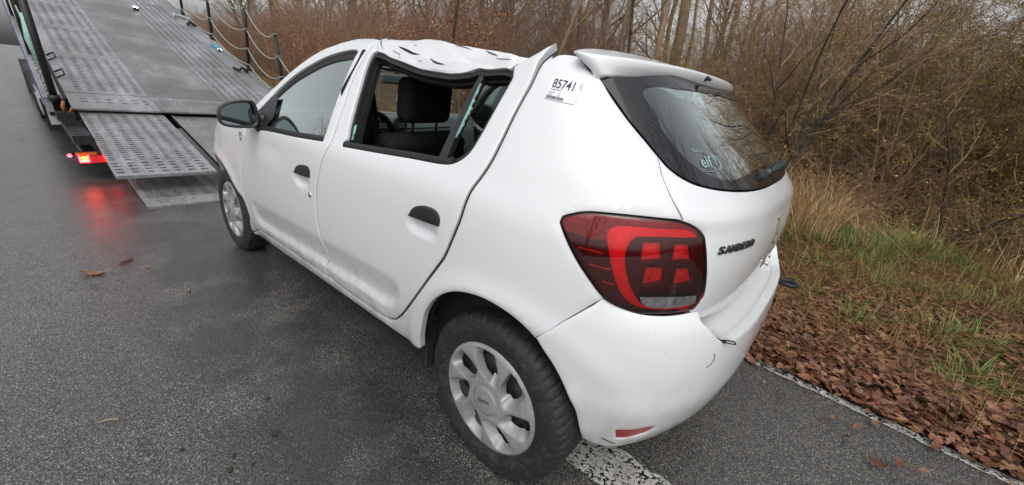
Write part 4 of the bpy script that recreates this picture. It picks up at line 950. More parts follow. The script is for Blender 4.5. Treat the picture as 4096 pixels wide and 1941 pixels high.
# ------------------------------------------------------------------ car transporter with lowered ramps
def mat_deck(name, base, wear):
    m = N(name); m.pr(base, .42, .75)
    p = m.co('Position'); n1 = m.noise(3.5, 6, .65, m.map(p, scale=(.5, 1, 1))); n2 = m.noise(40, 5, .7, m.map(p, scale=(.25, 1, 1))); n3 = m.noise(1.2, 3, .5, p)
    f = m.math('ADD', m.math('MULTIPLY', n1, .55), m.math('MULTIPLY', n2, .45)); n4 = m.noise(9, 6, .75, p); n5 = m.noise(120, 3, .7, m.map(p, scale=(.06, 1, .06)))
    c = m.ramp(f, [(.34, tuple(q*.42 for q in base)), (.5, base), (.64, wear)])
    c = m.mix(m.mr(n3, .45, .62, 0, .55), c, (base[0]*.52, base[1]*.49, base[2]*.44))
    c = m.mix(m.mr(n5, .62, .70, 0, .5), c, wear)                       # scrape marks along the lane
    m.set('Base Color', m.mix(m.mr(n4, .60, .70, 0, .55), c, (.13, .095, .065)))
    m.set('Roughness', m.mr(f, .3, .7, .26, .55)); m.set('Metallic', m.mr(n1, .3, .7, .35, .65)); m.set('Normal', m.bump(n2, .25, .004)); return m.m
GALV = mat_deck('galvanised_deck', (.36, .365, .38), (.58, .585, .60))
PLATE = mat_deck('worn_steel_plate', (.27, .27, .275), (.44, .44, .445))
DARKSTEEL = mat_deck('dark_oily_steel', (.035, .035, .037), (.09, .09, .09))
LPAINT = simple('white_truck_paint', (.45, .46, .46), .35, 0, .4, var=.35, scale=9)
BLACKM = simple('black_painted_steel', (.018, .018, .02), .45, .2, var=.3, scale=30, bump=.15)
BLUE = simple('blue_strip', (.03, .05, .22), .4)
ROPE = simple('pale_rope', (.30, .34, .30), .8, var=.2, scale=300)
TEAL = simple('blue_strap', (.05, .30, .42), .6)
RUSTY = simple('orange_rust', (.30, .10, .02), .7, var=.4, scale=60)
def emit(name, col, st):
    m = N(name); e = m.n('Emission'); e.inputs[0].default_value = (*col, 1); e.inputs[1].default_value = st; m.l(e.outputs[0], m.out.inputs[0]); return m.m
TRUCK = thing('car_transporter', 'grey car transporter truck with tilted slotted deck and ramps lowered to the road', 'truck')
TL = Vector((0, 1, .0415))
class Pl:
    """a tilted plate frame: s up the slope, y sideways, h above it"""
    def __init__(p, o, deg): a = math.radians(deg); p.o = Vector(o); p.d = Vector((math.cos(a), 0, math.sin(a))); p.n = Vector((-math.sin(a), 0, math.cos(a)))
    def __call__(p, s, y, h=0): return p.o+p.d*s+TL*(y-p.o.y)+p.n*h
DK = Pl((6.32, 1.295, .645), 15.4); UP = Pl((4.32, 1.25, .244), 9.78); LO = Pl((3.92, 1.13, .03), 5.6)
def stadium(cs, cy, ws, wy, n=4):
    """oval slot: long across y"""
    r = ws/2; L_ = wy/2-r; o = []
    for k in range(n+1): a = -math.pi/2+math.pi*k/n; o.append((cs+r*math.sin(a), cy+L_+r*math.cos(a)))
    for k in range(n+1): a = math.pi/2+math.pi*k/n; o.append((cs+r*math.sin(a), cy-L_+r*math.cos(a)))
    return o
def slot_cell(g, F, s0, s1, y0, y1, ws, wy, th, h=0):
    cs, cy = (s0+s1)/2, (y0+y1)/2; st = stadium(cs, cy, ws, wy); n = len(st); out = []
    for (s, y) in st:
        ds, dy = s-cs, y-cy; k = min(((s1-s0)/2)/max(abs(ds), 1e-6), ((y1-y0)/2)/max(abs(dy), 1e-6)); out.append((cs+ds*k, cy+dy*k))
    # add the rectangle's corners by snapping the nearest rays
    for c in ((s0, y0), (s0, y1), (s1, y0), (s1, y1)):
        i = min(range(n), key=lambda i: abs(math.atan2(out[i][0]-cs, out[i][1]-cy)-math.atan2(c[0]-cs, c[1]-cy))); out[i] = c
    v = [F(*p, h) for p in st]+[F(*p, h) for p in out]+[F(*p, h-th) for p in st]
    g.add(v, [(i, n+i, n+(i+1) % n, (i+1) % n) for i in range(n)]+[(2*n+i, i, (i+1) % n, 2*n+(i+1) % n) for i in range(n)])
def slab(g, F, s0, s1, y0, y1, th, h=0, top=True):
    q = [(s0, y0), (s1, y0), (s1, y1), (s0, y1)]; v = [F(*p, h) for p in q]+[F(*p, h-th) for p in q]
    g.add(v, ([(0, 1, 2, 3)] if top else [])+[(0, 4, 5, 1), (1, 5, 6, 2), (2, 6, 7, 3), (3, 7, 4, 0)])
def slotted(name, F, s0, s1, y0, y1, cols, rows, ws, wy, th, mat, parent, h=0, rim=True):
    """a plate with real slots: cols = centres across, rows = centres along"""
    g = G()
    if rim: slab(g, F, s0, s1, y0, y1, th, h, False)
    def q(a, b, c, d): g.add([F(a, c, h), F(b, c, h), F(b, d, h), F(a, d, h)], [(0, 1, 2, 3)])
    rows = sorted(rows); cols = sorted(cols); pr_ = min([b-a for a, b in zip(rows, rows[1:])] or [.1])*.5; cw = wy/2+.008
    r0, r1 = rows[0]-pr_, rows[-1]+pr_
    q(s0, r0, y0, y1); q(r1, s1, y0, y1); e = y0
    for c in cols:
        q(r0, r1, e, c-cw); e = c+cw
        b = r0
        for r in rows:
            if r-pr_ > b+1e-6: q(b, r-pr_, c-cw, c+cw)
            slot_cell(g, F, r-pr_, r+pr_, c-cw, c+cw, ws, wy, th, h); b = r+pr_
        if r1 > b+1e-6: q(b, r1, c-cw, c+cw)
    q(r0, r1, e, y1)
    return g.build(name, mat, parent)
LC = [1.157, 1.046, .932, .814, .70, .59]; RC = [-.42, -.53, -.64, -.75, -.86, -.97]
seams = [.545, 2.14, 3.66, 5.28, 6.85, 8.45, 10.1]
# rear lip with two rows of ovals on each track
slotted('rear_lip', DK, 0, .40, .50, 1.295, LC, [.24, .335], .030, .062, .02, GALV, TRUCK)
g = G(); slab(g, DK, 0, .40, -.36, .497, .02); g.build('rear_lip', PLATE, TRUCK)
slotted('rear_lip', DK, 0, .40, -1.295, -.363, RC, [.24, .335], .030, .062, .02, GALV, TRUCK)
g = G(); slab(g, DK, .403, .542, -1.295, 1.295, .02, -.004); g.build('deck_strip', GALV, TRUCK)
for a, b in zip(seams[:-1], seams[1:]):
    nr = int((b-a-.12)/.062); rows = [a+.06+.03+i*.062 for i in range(nr)]
    slotted('deck_plate', DK, a+.004, b-.004, .515, 1.295, LC, rows, .024, .060, .012, GALV, TRUCK)
    slotted('deck_plate', DK, a+.004, b-.004, -1.21, -.345, RC, rows, .024, .060, .012, GALV, TRUCK)
    g = G(); slab(g, DK, a+.004, b-.004, -.342, .512, .012, -.003); g.build('deck_plate', PLATE, TRUCK)
    rows = [a+.1+i*.155 for i in range(int((b-a-.1)/.155))]
    slotted('edge_rail', DK, a+.004, b-.004, -1.305, -1.213, [-1.26], rows, .026, .05, .012, GALV, TRUCK, .012)
# what lies under the slots
g = G(); slab(g, DK, .05, 10.1, -1.2, 1.25, .05, -.20); g.build('deck_frame', BLACKM, TRUCK)
# upper ramps
UC_ = [1.203, 1.094, .986, .877, .775, .667, .560]
rowsU = [.432+.0655*i for i in range(26)]
slotted('ramp', UP, .392, 2.12, .478, 1.25, UC_, rowsU, .030, .056, .025, GALV, TRUCK)
slotted('ramp_lip', UP, 0, .389, .478, 1.25, UC_, [.088, .168, .25, .328], .040, .064, .03, GALV, TRUCK)
g = G(); slab(g, UP, .20, 2.08, -.40, .40, .03, -.012); slab(g, UP, .20, 2.08, .375, .40, .05, .002); g.build('ramp', PLATE, TRUCK)
slotted('ramp', UP, .392, 2.12, -1.25, -.478, [-c for c in UC_], rowsU, .030, .056, .025, GALV, TRUCK)
slotted('ramp_lip', UP, 0, .389, -1.25, -.478, [-c for c in UC_], [.088, .168, .25, .328], .040, .064, .03, GALV, TRUCK)
# flaps lying on the road
rowsL = [.262+.057*i for i in range(11)]
for sg in (1, -1):
    ys_ = sorted((sg*1.13, sg*.40)); cs_ = [sg*c for c in (.96, .85, .738, .628, .518)]
    slotted('road_flap', LO, .215, 1.0, ys_[0], ys_[1], cs_, rowsL, .024, .060, .02, PLATE, TRUCK)
    g = G(); slab(g, LO, 0, .212, ys_[0], ys_[1], .026, .003); slab(g, LO, .2, 1.0, *( (1.09, 1.132) if sg > 0 else (-1.132, -1.09)), .03, .008); g.build('flap_edge', GALV, TRUCK)
# tail of the chassis with lamps
g = G(); g.box(5.30, 6.9, 1.262, 1.405, .385, .47); g.box(5.30, 6.9, .80, 1.262, .30, .38); g.box(5.34, 6.9, .80, 1.36, .20, .30); g.build('chassis_tail', DARKSTEEL, TRUCK)
slotted('tail_plate', lambda s, y, h=0: Vector((s, y, .474+h)), 5.31, 6.2, 1.264, 1.40, [1.335], [5.42, 5.62], .05, .10, .004, BLACKM, TRUCK)
g = G(); g.box(5.275, 5.34, 1.15, 1.425, .185, .315); lb = g.build('light_box', LENS_DARK, TRUCK); bevel(lb, .008)
g = G(); g.box(5.268, 5.275, 1.27, 1.42, .28, .312); g.build('indicator_lens', simple('amber_lens', (.50, .12, .01), .2, coat=.5), lb)
g = G(); g.box(5.268, 5.275, 1.165, 1.395, .20, .272); g.build('tail_lens', LENS_MID, lb)
RL = emit('lit_red', (1, .02, .03), 26); OL = emit('lit_orange', (1, .28, .03), 9)
for y, z in ((1.372, .262), (1.372, .236)):
    g = G(); g.lathe([(.0, .0), (.015, 0), (.017, .008)], 14, Matrix.Translation((5.262, y, z)) @ Matrix.Rotation(math.pi/2, 4, 'Z') @ Matrix.Diagonal((1.5, 1, .7, 1))); g.build('lit_bulb', OL, lb, True)
g = G(); g.box(5.262, 5.266, 1.335, 1.410, .212, .226); g.box(5.262, 5.266, 1.335, 1.347, .226, .285); g.box(5.262, 5.266, 1.398, 1.410, .226, .285); g.build('lit_ring', RL, lb)
g = G(); g.lathe([(0, 0), (.014, 0), (.016, .01), (.016, .02)], 14, Matrix.Translation((5.26, 1.468, .292)) @ Matrix.Rotation(math.pi/2, 4, 'Z')); mkr = g.build('marker_lamp', RL, TRUCK, True)
g = G(); g.tube([(5.28, 1.468, .292), (5.34, 1.42, .31)], .010, 6); g.build('marker_bracket', BLACKM, mkr, True)
g = G(); g.lathe([(0, 0), (.018, 0), (.018, .02)], 14, Matrix.Translation((5.262, 1.19, .255)) @ Matrix.Rotation(math.pi/2, 4, 'Z')); g.build('lit_bulb', RL, lb, True)
# left side of the truck
slotted('side_channel', DK, .30, 10, 1.335, 1.485, [1.41], [.6+.25*i for i in range(37)], .05, .05, .02, GALV, TRUCK, .006)
g = G(); slab(g, DK, .36, 10, 1.43, 1.488, .17, -.018); g.build('side_beam', LPAINT, TRUCK)
g = G(); slab(g, DK, .36, 10, 1.489, 1.497, .05, -.10); g.build('side_stripe', BLUE, TRUCK)
lp_ = [(Vector((6.60, 1.40, .70)), Vector((6.42, 1.40, 1.84))), (Vector((8.2, 1.43, 1.1)), Vector((7.95, 1.43, 2.2))), (Vector((10.1, 1.44, 1.6)), Vector((9.8, 1.44, 2.75)))]
for b_, t_ in lp_:
    g = G(); g.tube([b_, t_], .034, 10); g.tube([b_, b_+(t_-b_)*.06], .052, 8); g.build('post', BLACKM, TRUCK, True)
for (b0, t0), (b1, t1) in zip(lp_[:-1], lp_[1:]):
    for f in (.92, .60, .30):
        a_ = b0+(t0-b0)*f; c_ = b1+(t1-b1)*f
        g = G(); g.tube([a_+(c_-a_)*(i/12)-Vector((0, 0, .14*(1-(i/6-1)**2))) for i in range(13)], .010, 5); g.build('rope', ROPE, TRUCK, True)
g = G(); g.tube([(6.86, 1.425, 1.62), (6.85, 1.43, 1.35), (6.83, 1.425, 1.06)], [.020, .045, .016], 6); g.build('hanging_strap', simple('pale_green_strap', (.30, .48, .42), .6, var=.3, scale=40), TRUCK, True)
g = G(); slab(g, DK, .42, 10, 1.30, 1.38, .22, -.05); g.build('deck_side', DARKSTEEL, TRUCK)
g = G(); g.box(6.9, 24, 1.36, 1.47, .50, .66); g.box(6.9, 24, .5, 1.3, .45, .70); g.build('chassis_beam', DARKSTEEL, TRUCK)
g = G(); g.box(7.2, 24, 1.471, 1.485, .56, .64); g.build('side_guard', LPAINT, TRUCK)
for x in (7.7, 8.9): 
    g = G(); g.box(x, x+.05, 1.38, 1.475, .30, DK((x-6.32)/.964, 1.4, -.2).z); g.build('strut', LPAINT, TRUCK)
g = G(); g.box(8.15, 8.20, 1.10, 1.50, .16, .60); g.build('mud_flap', BLACKM, TRUCK)
ORB = emit('lit_amber_marker', (1, .25, .02), 5)
g = G(); g.box(7.72, 7.745, 1.441, 1.452, .36, .38); g.build('side_marker', ORB, TRUCK)
# clutter at the rear corner: hinge, rusty lever
g = G(); g.box(6.20, 6.50, 1.29, 1.44, .52, .60); g.box(6.15, 6.25, 1.18, 1.40, .40, .52); g.build('hinge_block', DARKSTEEL, TRUCK)
g = G(); g.tube([(6.28, 1.36, .60), (6.24, 1.37, .67), (6.30, 1.35, .72)], .016, 8); g.tube([(6.24, 1.33, .60), (6.22, 1.30, .66)], .012, 8); g.build('release_lever', RUSTY, TRUCK, True)
g = G()
for s in (1.05, 1.75): g.tube([DK(s, 1.30, .0), DK(s, 1.22, .05), DK(s+.22, 1.22, .05), DK(s+.22, 1.30, .0)], .011, 6)
g.build('lashing_eye', BLACKM, TRUCK, True)
# lorry wheels far along the left side
LT = None
for x in (11.2, 12.5, 17.5):
    g = G(); M = Matrix.Translation((x, 1.23, .42)); g.lathe([(.27, .25), (.30, .28), (.36, .285), (.40, .27), (.42, .22), (.42, -.02), (.36, -.04)], 36, M)
    w = g.build('truck_wheel', TYRE, TRUCK, True)
    g = G(); g.lathe([(0, .20), (.09, .22), (.11, .16), (.20, .15), (.26, .24), (.28, .27)], 30, M); g.build('rim', HUB, w, True)
    g = G(); g.lathe([(.47, .10), (.47, .28), (.44, .285)], 36, M); g.build('mudguard', BLACKM, w, True)
g = G(); g.box(13.6, 15.6, 1.22, 1.50, .22, .50); g.build('tool_box', BLACKM, TRUCK)
g = G(); g.box(9.0, 10.3, 1.34, 1.50, .30, .54); g.build('tool_box', LPAINT, TRUCK)
# posts and ropes along the far edge
posts = [(DK(.70, -1.30), Vector((6.99, -1.27, 1.775))), (DK(2.28, -1.30), Vector((8.10, -1.25, 2.20))), (DK(4.28, -1.30), Vector((10.15, -1.27, 2.80))), (DK(6.28, -1.30), Vector((12.1, -1.28, 3.36))), (DK(8.28, -1.30), Vector((14.0, -1.28, 3.92)))]
for b, t in posts:
    g = G(); g.tube([b, t], .027, 10); g.tube([b, b+(t-b)*.05], .045, 8); pst = g.build('post', BLACKM, TRUCK, True)
for (b0, t0), (b1, t1) in zip(posts[:-1], posts[1:]):
    for f in (.97, .66, .36, .10):
        a = b0+(t0-b0)*f; b = b1+(t1-b1)*f; n_ = 14
        g = G(); g.tube([a+(b-a)*(i/n_)-Vector((0, 0, .19*(1-(2*i/n_-1)**2)*(1 if f > .2 else .5))) for i in range(n_+1)], .0085, 5)
        g.tube([a+Vector((.034*math.cos(q), .034*math.sin(q), .01*q/6)) for q in np.linspace(0, 6.3, 9)], .008, 4); g.build('rope', ROPE, TRUCK, True)
g = G(); g.tube([posts[0][0]+(posts[0][1]-posts[0][0])*.66, (6.8, -1.27, 1.3), (6.5, -1.27, 1.12)], .0085, 5); g.build('rope', ROPE, TRUCK, True)
# small things on the deck: blue strap, ratchets, work lamp
def deck_bit(name, s, y, pts, mat, r=.02):
    g = G(); g.tube([DK(s+a, y+b, c) for a, b, c in pts], r, 6); return g.build(name, mat, TRUCK, True)
g = G(); slab(g, DK, 3.38, 3.80, -1.20, -1.13, .02, .03); g.build('strap', TEAL, TRUCK)
deck_bit('ratchet', 3.3, -1.19, [(0, 0, .03), (.1, .02, .06), (.02, .08, .04)], CHROME, .02)
deck_bit('ratchet', 5.75, -1.20, [(0, -.1, .03), (.15, .05, .05), (.05, .16, .04), (.3, .12, .05)], LPAINT, .03)
deck_bit('shackle', 2.10, -1.15, [(0, -.06, .03), (.08, .0, .07), (-.05, .08, .05), (.1, .12, .04)], BLACKM, .03)
deck_bit('shackle', 5.2, -1.19, [(0, -.06, .03), (.12, .0, .07), (-.05, .08, .05)], BLACKM, .035)
g = G(); slab(g, DK, 5.86, 5.96, -.44, -.35, .05, .06); wl = g.build('work_lamp', BLACKM, TRUCK)
g = G(); slab(g, DK, 5.87, 5.95, -.43, -.36, .004, .066); g.build('lit_panel', emit('lit_white', (.92, 1, .92), 22), wl)

# ------------------------------------------------------------------ road, markings, verge
def camber(y): return .03*(np.clip(y, -9, 6.5)-.745)             # crossfall towards the verge
def edge_y(x): return -.835-.088*np.clip(x, -12, 14)+.0*x
def mat_asphalt():
    m = N('wet_asphalt'); m.pr((.05, .05, .05), .4, 0, 0, .5)
    p = m.co('Position')
    st = m.n('TexVoronoi'); st.inputs['Scale'].default_value = 185; m.l(p, st.inputs['Vector'])
    st2 = m.n('TexVoronoi'); st2.inputs['Scale'].default_value = 150; m.l(p, st2.inputs['Vector'])
    big = m.noise(.55, 4, .55, m.map(p, scale=(.7, 1.3, 1))); mid = m.noise(2.6, 5, .6, p); fine = m.noise(60, 3, .6, p)
    r, g_, b_ = m.n('SeparateColor').outputs, None, None
    sc_ = m.n('SeparateColor'); m.l(st.outputs['Color'], sc_.inputs[0])
    stone = m.ramp(sc_.outputs[0], [(0, (.062, .062, .063)), (.30, (.122, .118, .113)), (.6, (.175, .166, .156)), (.86, (.235, .208, .178)), (.95, (.31, .28, .24)), (1, (.56, .52, .46))])
    gap = m.mr(st.outputs['Distance'], .35, .62)
    col = m.mix(gap, stone, (.028, .028, .028))
    patch = m.mr(m.math('ADD', m.math('MULTIPLY', big, .65), m.math('MULTIPLY', mid, .35)), .43, .60)   # oily, wetter stretches
    # an oily trail along the middle of the lane
    x, y, z = m.sep(p)
    tr = m.math('ABSOLUTE', m.math('SUBTRACT', y, m.math('ADD', m.math('MULTIPLY', x, .02), 1.08)))
    trail = m.math('MULTIPLY', m.mr(tr, .62, .12, 0, 1, True), m.mr(m.math('ADD', m.math('MULTIPLY', mid, .6), m.math('MULTIPLY', big, .4)), .40, .52))
    trail = m.math('MULTIPLY', trail, m.mr(x, -1.6, .2))
    dk = m.math('MAXIMUM', m.math('MULTIPLY', patch, .30), m.math('MULTIPLY', trail, .74))
    col = m.mix(dk, col, (.008, .008, .009))
    m.set('Base Color', col)
    m.set('Roughness', m.math('ADD', m.mr(mid, .3, .7, .34, .50), m.math('MULTIPLY', m.math('ADD', gap, m.math('MULTIPLY', dk, -.6)), .10)))
    h = m.math('ADD', m.math('MULTIPLY', st.outputs['Distance'], -1.0), m.math('MULTIPLY', sc_.outputs[1], .55))
    m.set('Normal', m.bump(m.math('ADD', h, m.math('MULTIPLY', fine, .4)), .36, .005)); m.set('Specular IOR Level', .5)
    # a film of rain water over the stones
    m.set('Coat Weight', m.mr(mid, .35, .65, .45, .9)); m.set('Coat Roughness', m.mr(mid, .3, .7, .15, .27)); m.set('Coat Normal', m.bump(h, .16, .004))
    return m.m
ASPH = mat_asphalt()
xs_ = np.concatenate([np.linspace(-40, -12, 4), np.linspace(-11, 14, 60), np.linspace(16, 260, 8)])
g = G()
for x in xs_: g.v += [(x, y, float(camber(y))) for y in (float(edge_y(x))-.10, 2.2, 6.5)]
g.f = [(i*3+k, (i+1)*3+k, (i+1)*3+k+1, i*3+k+1) for i in range(len(xs_)-1) for k in range(2)]; g.m = [0]*len(g.f)
tag(g.build('road', ASPH), kind='structure')
def mat_line():
    m = N('worn_road_paint'); m.pr((.5, .5, .46), .6)
    p = m.co('Position'); st = m.n('TexVoronoi'); st.inputs['Scale'].default_value = 95; m.l(p, st.inputs['Vector'])
    n1 = m.noise(9, 5, .65, p); n2 = m.noise(55, 4, .7, p)
    sc_ = m.n('SeparateColor'); m.l(st.outputs['Color'], sc_.inputs[0])
    wear = m.math('ADD', m.math('MULTIPLY', n1, .55), m.math('ADD', m.math('MULTIPLY', n2, .45), m.math('MULTIPLY', sc_.outputs[1], .34)))
    bare = m.mr(m.math('ADD', wear, m.math('MULTIPLY', st.outputs['Distance'], .30)), .87, .92)
    paint = m.ramp(m.math('ADD', n1, m.math('MULTIPLY', n2, .3)), [(.45, (.24, .23, .20)), (.75, (.52, .51, .48))])
    m.set('Base Color', m.mix(bare, paint, (.022, .021, .020))); m.set('Roughness', m.mr(bare, 0, 1, .55, .35))
    m.set('Normal', m.bump(m.math('ADD', m.math('MULTIPLY', st.outputs['Distance'], -1), m.math('MULTIPLY', bare, -.4)), .5, .006)); return m.m
LINE = mat_line()
def ragged(name, pts_a, pts_b, z=.004):
    n = len(pts_a); v = [(a[0], a[1], z+float(camber(a[1]))) for a in pts_a]+[(b[0], b[1], z+float(camber(b[1]))) for b in pts_b]
    return tag(mk(name, v, [(i, i+1, n+i+1, n+i) for i in range(n-1)], LINE, None, False), kind='structure')
RJ = random.Random(21)
ex = np.arange(-11, 13.5, .035)
ragged('edge_line', [(x, float(edge_y(x))+.012+RJ.uniform(-.005, .005)) for x in ex], [(x, float(edge_y(x))+.070+RJ.uniform(-.006, .006)) for x in ex])
lx = np.arange(-4.2, .45, .03)
ragged('lane_line', [(x, .395+RJ.uniform(-.008, .008)) for x in lx], [(x, .592+RJ.uniform(-.008, .008)) for x in lx])
# verge: one sheet from the road edge to beyond the wood
def hills(x, y):
    d = edge_y(x)-y          # distance from the road edge
    return camber(y)+.035*np.clip(d/.25, 0, 1)+.05*np.sin(x*1.3+y*.7)*np.clip(d/1.5, 0, 1)*np.clip(d-.2, 0, 1)+.03*np.sin(x*2.9-y*2.3)*np.clip((d-.5)/1, 0, 1)-.10*np.clip((d-1.0)/3, 0, 1)+.012*np.clip(d-7, 0, 60)
def mat_soil():
    m = N('leafy_soil'); m.pr((.05, .03, .02), .95, 0, 0, .08)
    p = m.co('Position'); n1 = m.noise(1.6, 5, .6, p); n2 = m.noise(28, 5, .7, p); v = m.voro(34, p, 'F1', 'Color')
    base = m.ramp(n2, [(.3, (.032, .016, .010)), (.5, (.095, .048, .028)), (.7, (.17, .092, .055))])
    c = m.mix(m.mr(n1, .48, .62), base, m.mix(n2, (.030, .040, .012), (.085, .085, .035)))
    m.set('Base Color', m.mix(.25, c, v, 'MULTIPLY')); m.set('Normal', m.bump(n2, .8, .03)); return m.m
SOIL = mat_soil()
xv = np.concatenate([np.linspace(-45, -8, 14), np.arange(-7.5, 16, .22), np.linspace(17, 90, 40)]); dv = np.concatenate([np.arange(0, 9, .16), np.linspace(9.3, 80, 36)])
X, D = np.meshgrid(xv, dv, indexing='ij'); Y = edge_y(X)-.0-D; Z = hills(X, Y)-.002; Z[:, 0] = camber(Y[:, 0])+.006
nv = len(dv); V = np.stack([X, Y, Z], -1).reshape(-1, 3)
verge = tag(mk('verge', V, [(i*nv+k, i*nv+k+1, (i+1)*nv+k+1, (i+1)*nv+k) for i in range(len(xv)-1) for k in range(nv-1)][::1], SOIL), kind='structure')
# far side of the road: a plain grassy verge behind the camera
g = G()
for x in np.linspace(-45, 90, 28):
    for y in (6.5, 7.2, 10, 18, 60): g.v.append((x, y-.02, .178+.10*min(1, max(0, (y-6.6)/3))))
g.f = [(i*5+k, (i+1)*5+k, (i+1)*5+k+1, i*5+k+1) for i in range(27) for k in range(4)]; g.m = [0]*len(g.f)
tag(g.build('far_verge', SOIL, None, True), kind='structure')

# ---- fallen leaves
def mat_leaf(name, cols, rough=.55):
    m = N(name); m.pr(cols[0], rough)
    oi = m.n('ObjectInfo').outputs['Random']; at = m.n('Attribute', attribute_name='tone').outputs['Fac']; p = m.co('Position')
    f = m.math('FRACT', m.math('ADD', m.math('ADD', oi, at), m.math('MULTIPLY', m.noise(30, 3, .6, p), .35)))
    c = m.ramp(f, [(i/(len(cols)-1), c) for i, c in enumerate(cols)]); m.set('Base Color', c)
    m.set('Roughness', m.mr(m.noise(60, 3, .6, p), .3, .7, rough-.2, rough+.15)); return m.m
BROWN = mat_leaf('dead_leaf', [(0.0289, 0.0106, 0.0067), (0.1011, 0.0318, 0.0164), (0.1734, 0.0636, 0.0308), (0.2505, 0.1060, 0.0521), (0.1156, 0.0385, 0.0202), (0.0433, 0.0154, 0.0096), (0.3082, 0.1589, 0.0867), (0.0723, 0.0251, 0.0145)])
def leaf_proto(rng, L=.11):
    """lobed oak leaf: curled, creased along its rib"""
    n = 9; v = []; f = []; w0 = rng.uniform(.27, .36)*L; curl = rng.uniform(-.5, 1.3); bend = rng.uniform(-.8, 1.0); tw = rng.uniform(-.8, .8)
    for i in range(n):
        t = i/(n-1); lob = 1 if i % 2 else .58
        w = w0*math.sin(math.pi*min(1, t*.93+.05))**.7*lob*(1 if 0 < i < n-1 else .12)
        x = (t-.5)*L; zc = bend*.18*L*(4*(t-.5)**2-.5); tz = tw*(t-.5)
        for s in (-1, 0, 1):
            y = s*w; z = zc+abs(s)*curl*.30*w+y*tz
            v.append((x+(.10*L*abs(s)*(.5-t) if lob < 1 else -.03*L*abs(s)), y, z))
        if i: f += [((i-1)*3+k, (i-1)*3+k+1, i*3+k+1, i*3+k) for k in (0, 1)]
    k = len(v); v += [(L*.5, .0012, 0), (L*.5, -.0012, 0), (L*.78, 0, .01*tw)]; f.append((k, k+1, k+2))
    return v, f
RL_ = random.Random(5)
protos = [leaf_proto(RL_, RL_.uniform(.036, .068)) for _ in range(14)]
def leaf_spots(n, rng):
    out = []
    while len(out) < n:
        x = rng.uniform(-4.2, 11); d = rng.expovariate(1/1.7)-.05
        if d > 7: continue
        if d < 0 and rng.random() > .35: continue
        if rng.random() > (1.0 if x < 2 else .45): continue
        dens = max(.34, min(1, 1.25-d/3.2)); 
        if d > .7: dens *= .55+.45*math.sin(x*2.3+d*3.1)
        if rng.random() > dens: continue
        out.append((x, d))
    return out
LS = leaf_spots(26000, RL_)
def leaf_matrix(x, d, rng, up=0):
    y = float(edge_y(x))-d; z = float(hills(np.array(x), np.array(y))) if d > 0 else .006+float(camber(y))
    pile = .028*math.exp(-((d-.28)/.25)**2)
    return Matrix.Translation((x, y, z+.004+rng.random()*(pile+.018)+up)) @ Matrix.Rotation(rng.uniform(0, 6.28), 4, 'Z') @ Matrix.Rotation(rng.gauss(0, .24), 4, 'X') @ Matrix.Rotation(rng.gauss(0, .22), 4, 'Y') @ Matrix.Scale(rng.uniform(.6, 1.3), 4)
cp_ = Vector((-.71, 1.62, 1.31))
LS += [(RL_.uniform(-4, 3), -RL_.random()**2*.45) for _ in range(240)]
LS.sort(key=lambda q: (q[0]+.71)**2+(float(edge_y(q[0]))-q[1]-1.62)**2 + (60 if (q[0] > -.55 and q[1] < .9 and q[0] < 3.4) else 0) + (60 if q[0] < -2.6+.0*q[1] else 0))
pm = []
for v, f in protos:
    me = bpy.data.meshes.new('leaf'); me.from_pydata(v, [], f); me.materials.append(BROWN); me.polygons.foreach_set('use_smooth', [True]*len(f)); me.update(); pm.append(me)
for x, d in LS[:300]:
    o = link('leaf', RL_.choice(pm), verge); o.matrix_world = leaf_matrix(x, d, RL_, .012)
VV, FF, TT = [], [], []; k = 0
for x, d in LS[300:]:
    v, f = RL_.choice(protos); M = np.array(leaf_matrix(x, d, RL_)); P = np.array(v)@M[:3, :3].T+M[:3, 3]; VV.append(P); FF += [tuple(i+k for i in q) for q in f]; TT += [RL_.random()]*len(v); k += len(v)
lit = mk('leaf_litter', np.vstack(VV), FF, BROWN, None, True); a_ = lit.data.attributes.new('tone', 'FLOAT', 'POINT'); a_.data.foreach_set('value', np.array(TT, dtype=np.float32)); tag(lit, kind='stuff')
# single leaves lying on the asphalt
def road_leaf(x, y, rot, s, label, mat, i):
    v, f = protos[i]; o = mk('fallen_leaf', v, f, mat); o.location = (x, y, .012+float(camber(y))); o.rotation_euler = (.12, -.1, rot); o.scale = (s, s, s); tag(o, label, 'leaf', 'leaves fallen on the road'); return o
LTAN = mat_leaf('tan_leaf', [(.20, .10, .06), (.27, .14, .085)]); LDK = mat_leaf('dark_leaf', [(.09, .05, .035), (.15, .08, .05)]); LGR = mat_leaf('green_leaf', [(.10, .11, .05), (.14, .14, .07)])
road_leaf(2.60, 1.604, .9, 2.3, 'largest light brown leaf lying on the wet road left of the car', LTAN, 0)
road_leaf(2.726, 1.44, 2.2, 1.9, 'dark brown curled leaf on the road between the large leaf and the ramp', LDK, 3)
road_leaf(2.534, 1.359, .2, 1.1, 'small orange-brown leaf on the road nearest the front wheel', LTAN, 5)
road_leaf(2.413, 1.616, 1.4, .9, 'small greenish leaf on the road just below the largest leaf', LGR, 7)
road_leaf(2.046, 1.251, 2.9, 1.1, 'small tan leaf on the dark wet strip of road beside the front door', LTAN, 9)
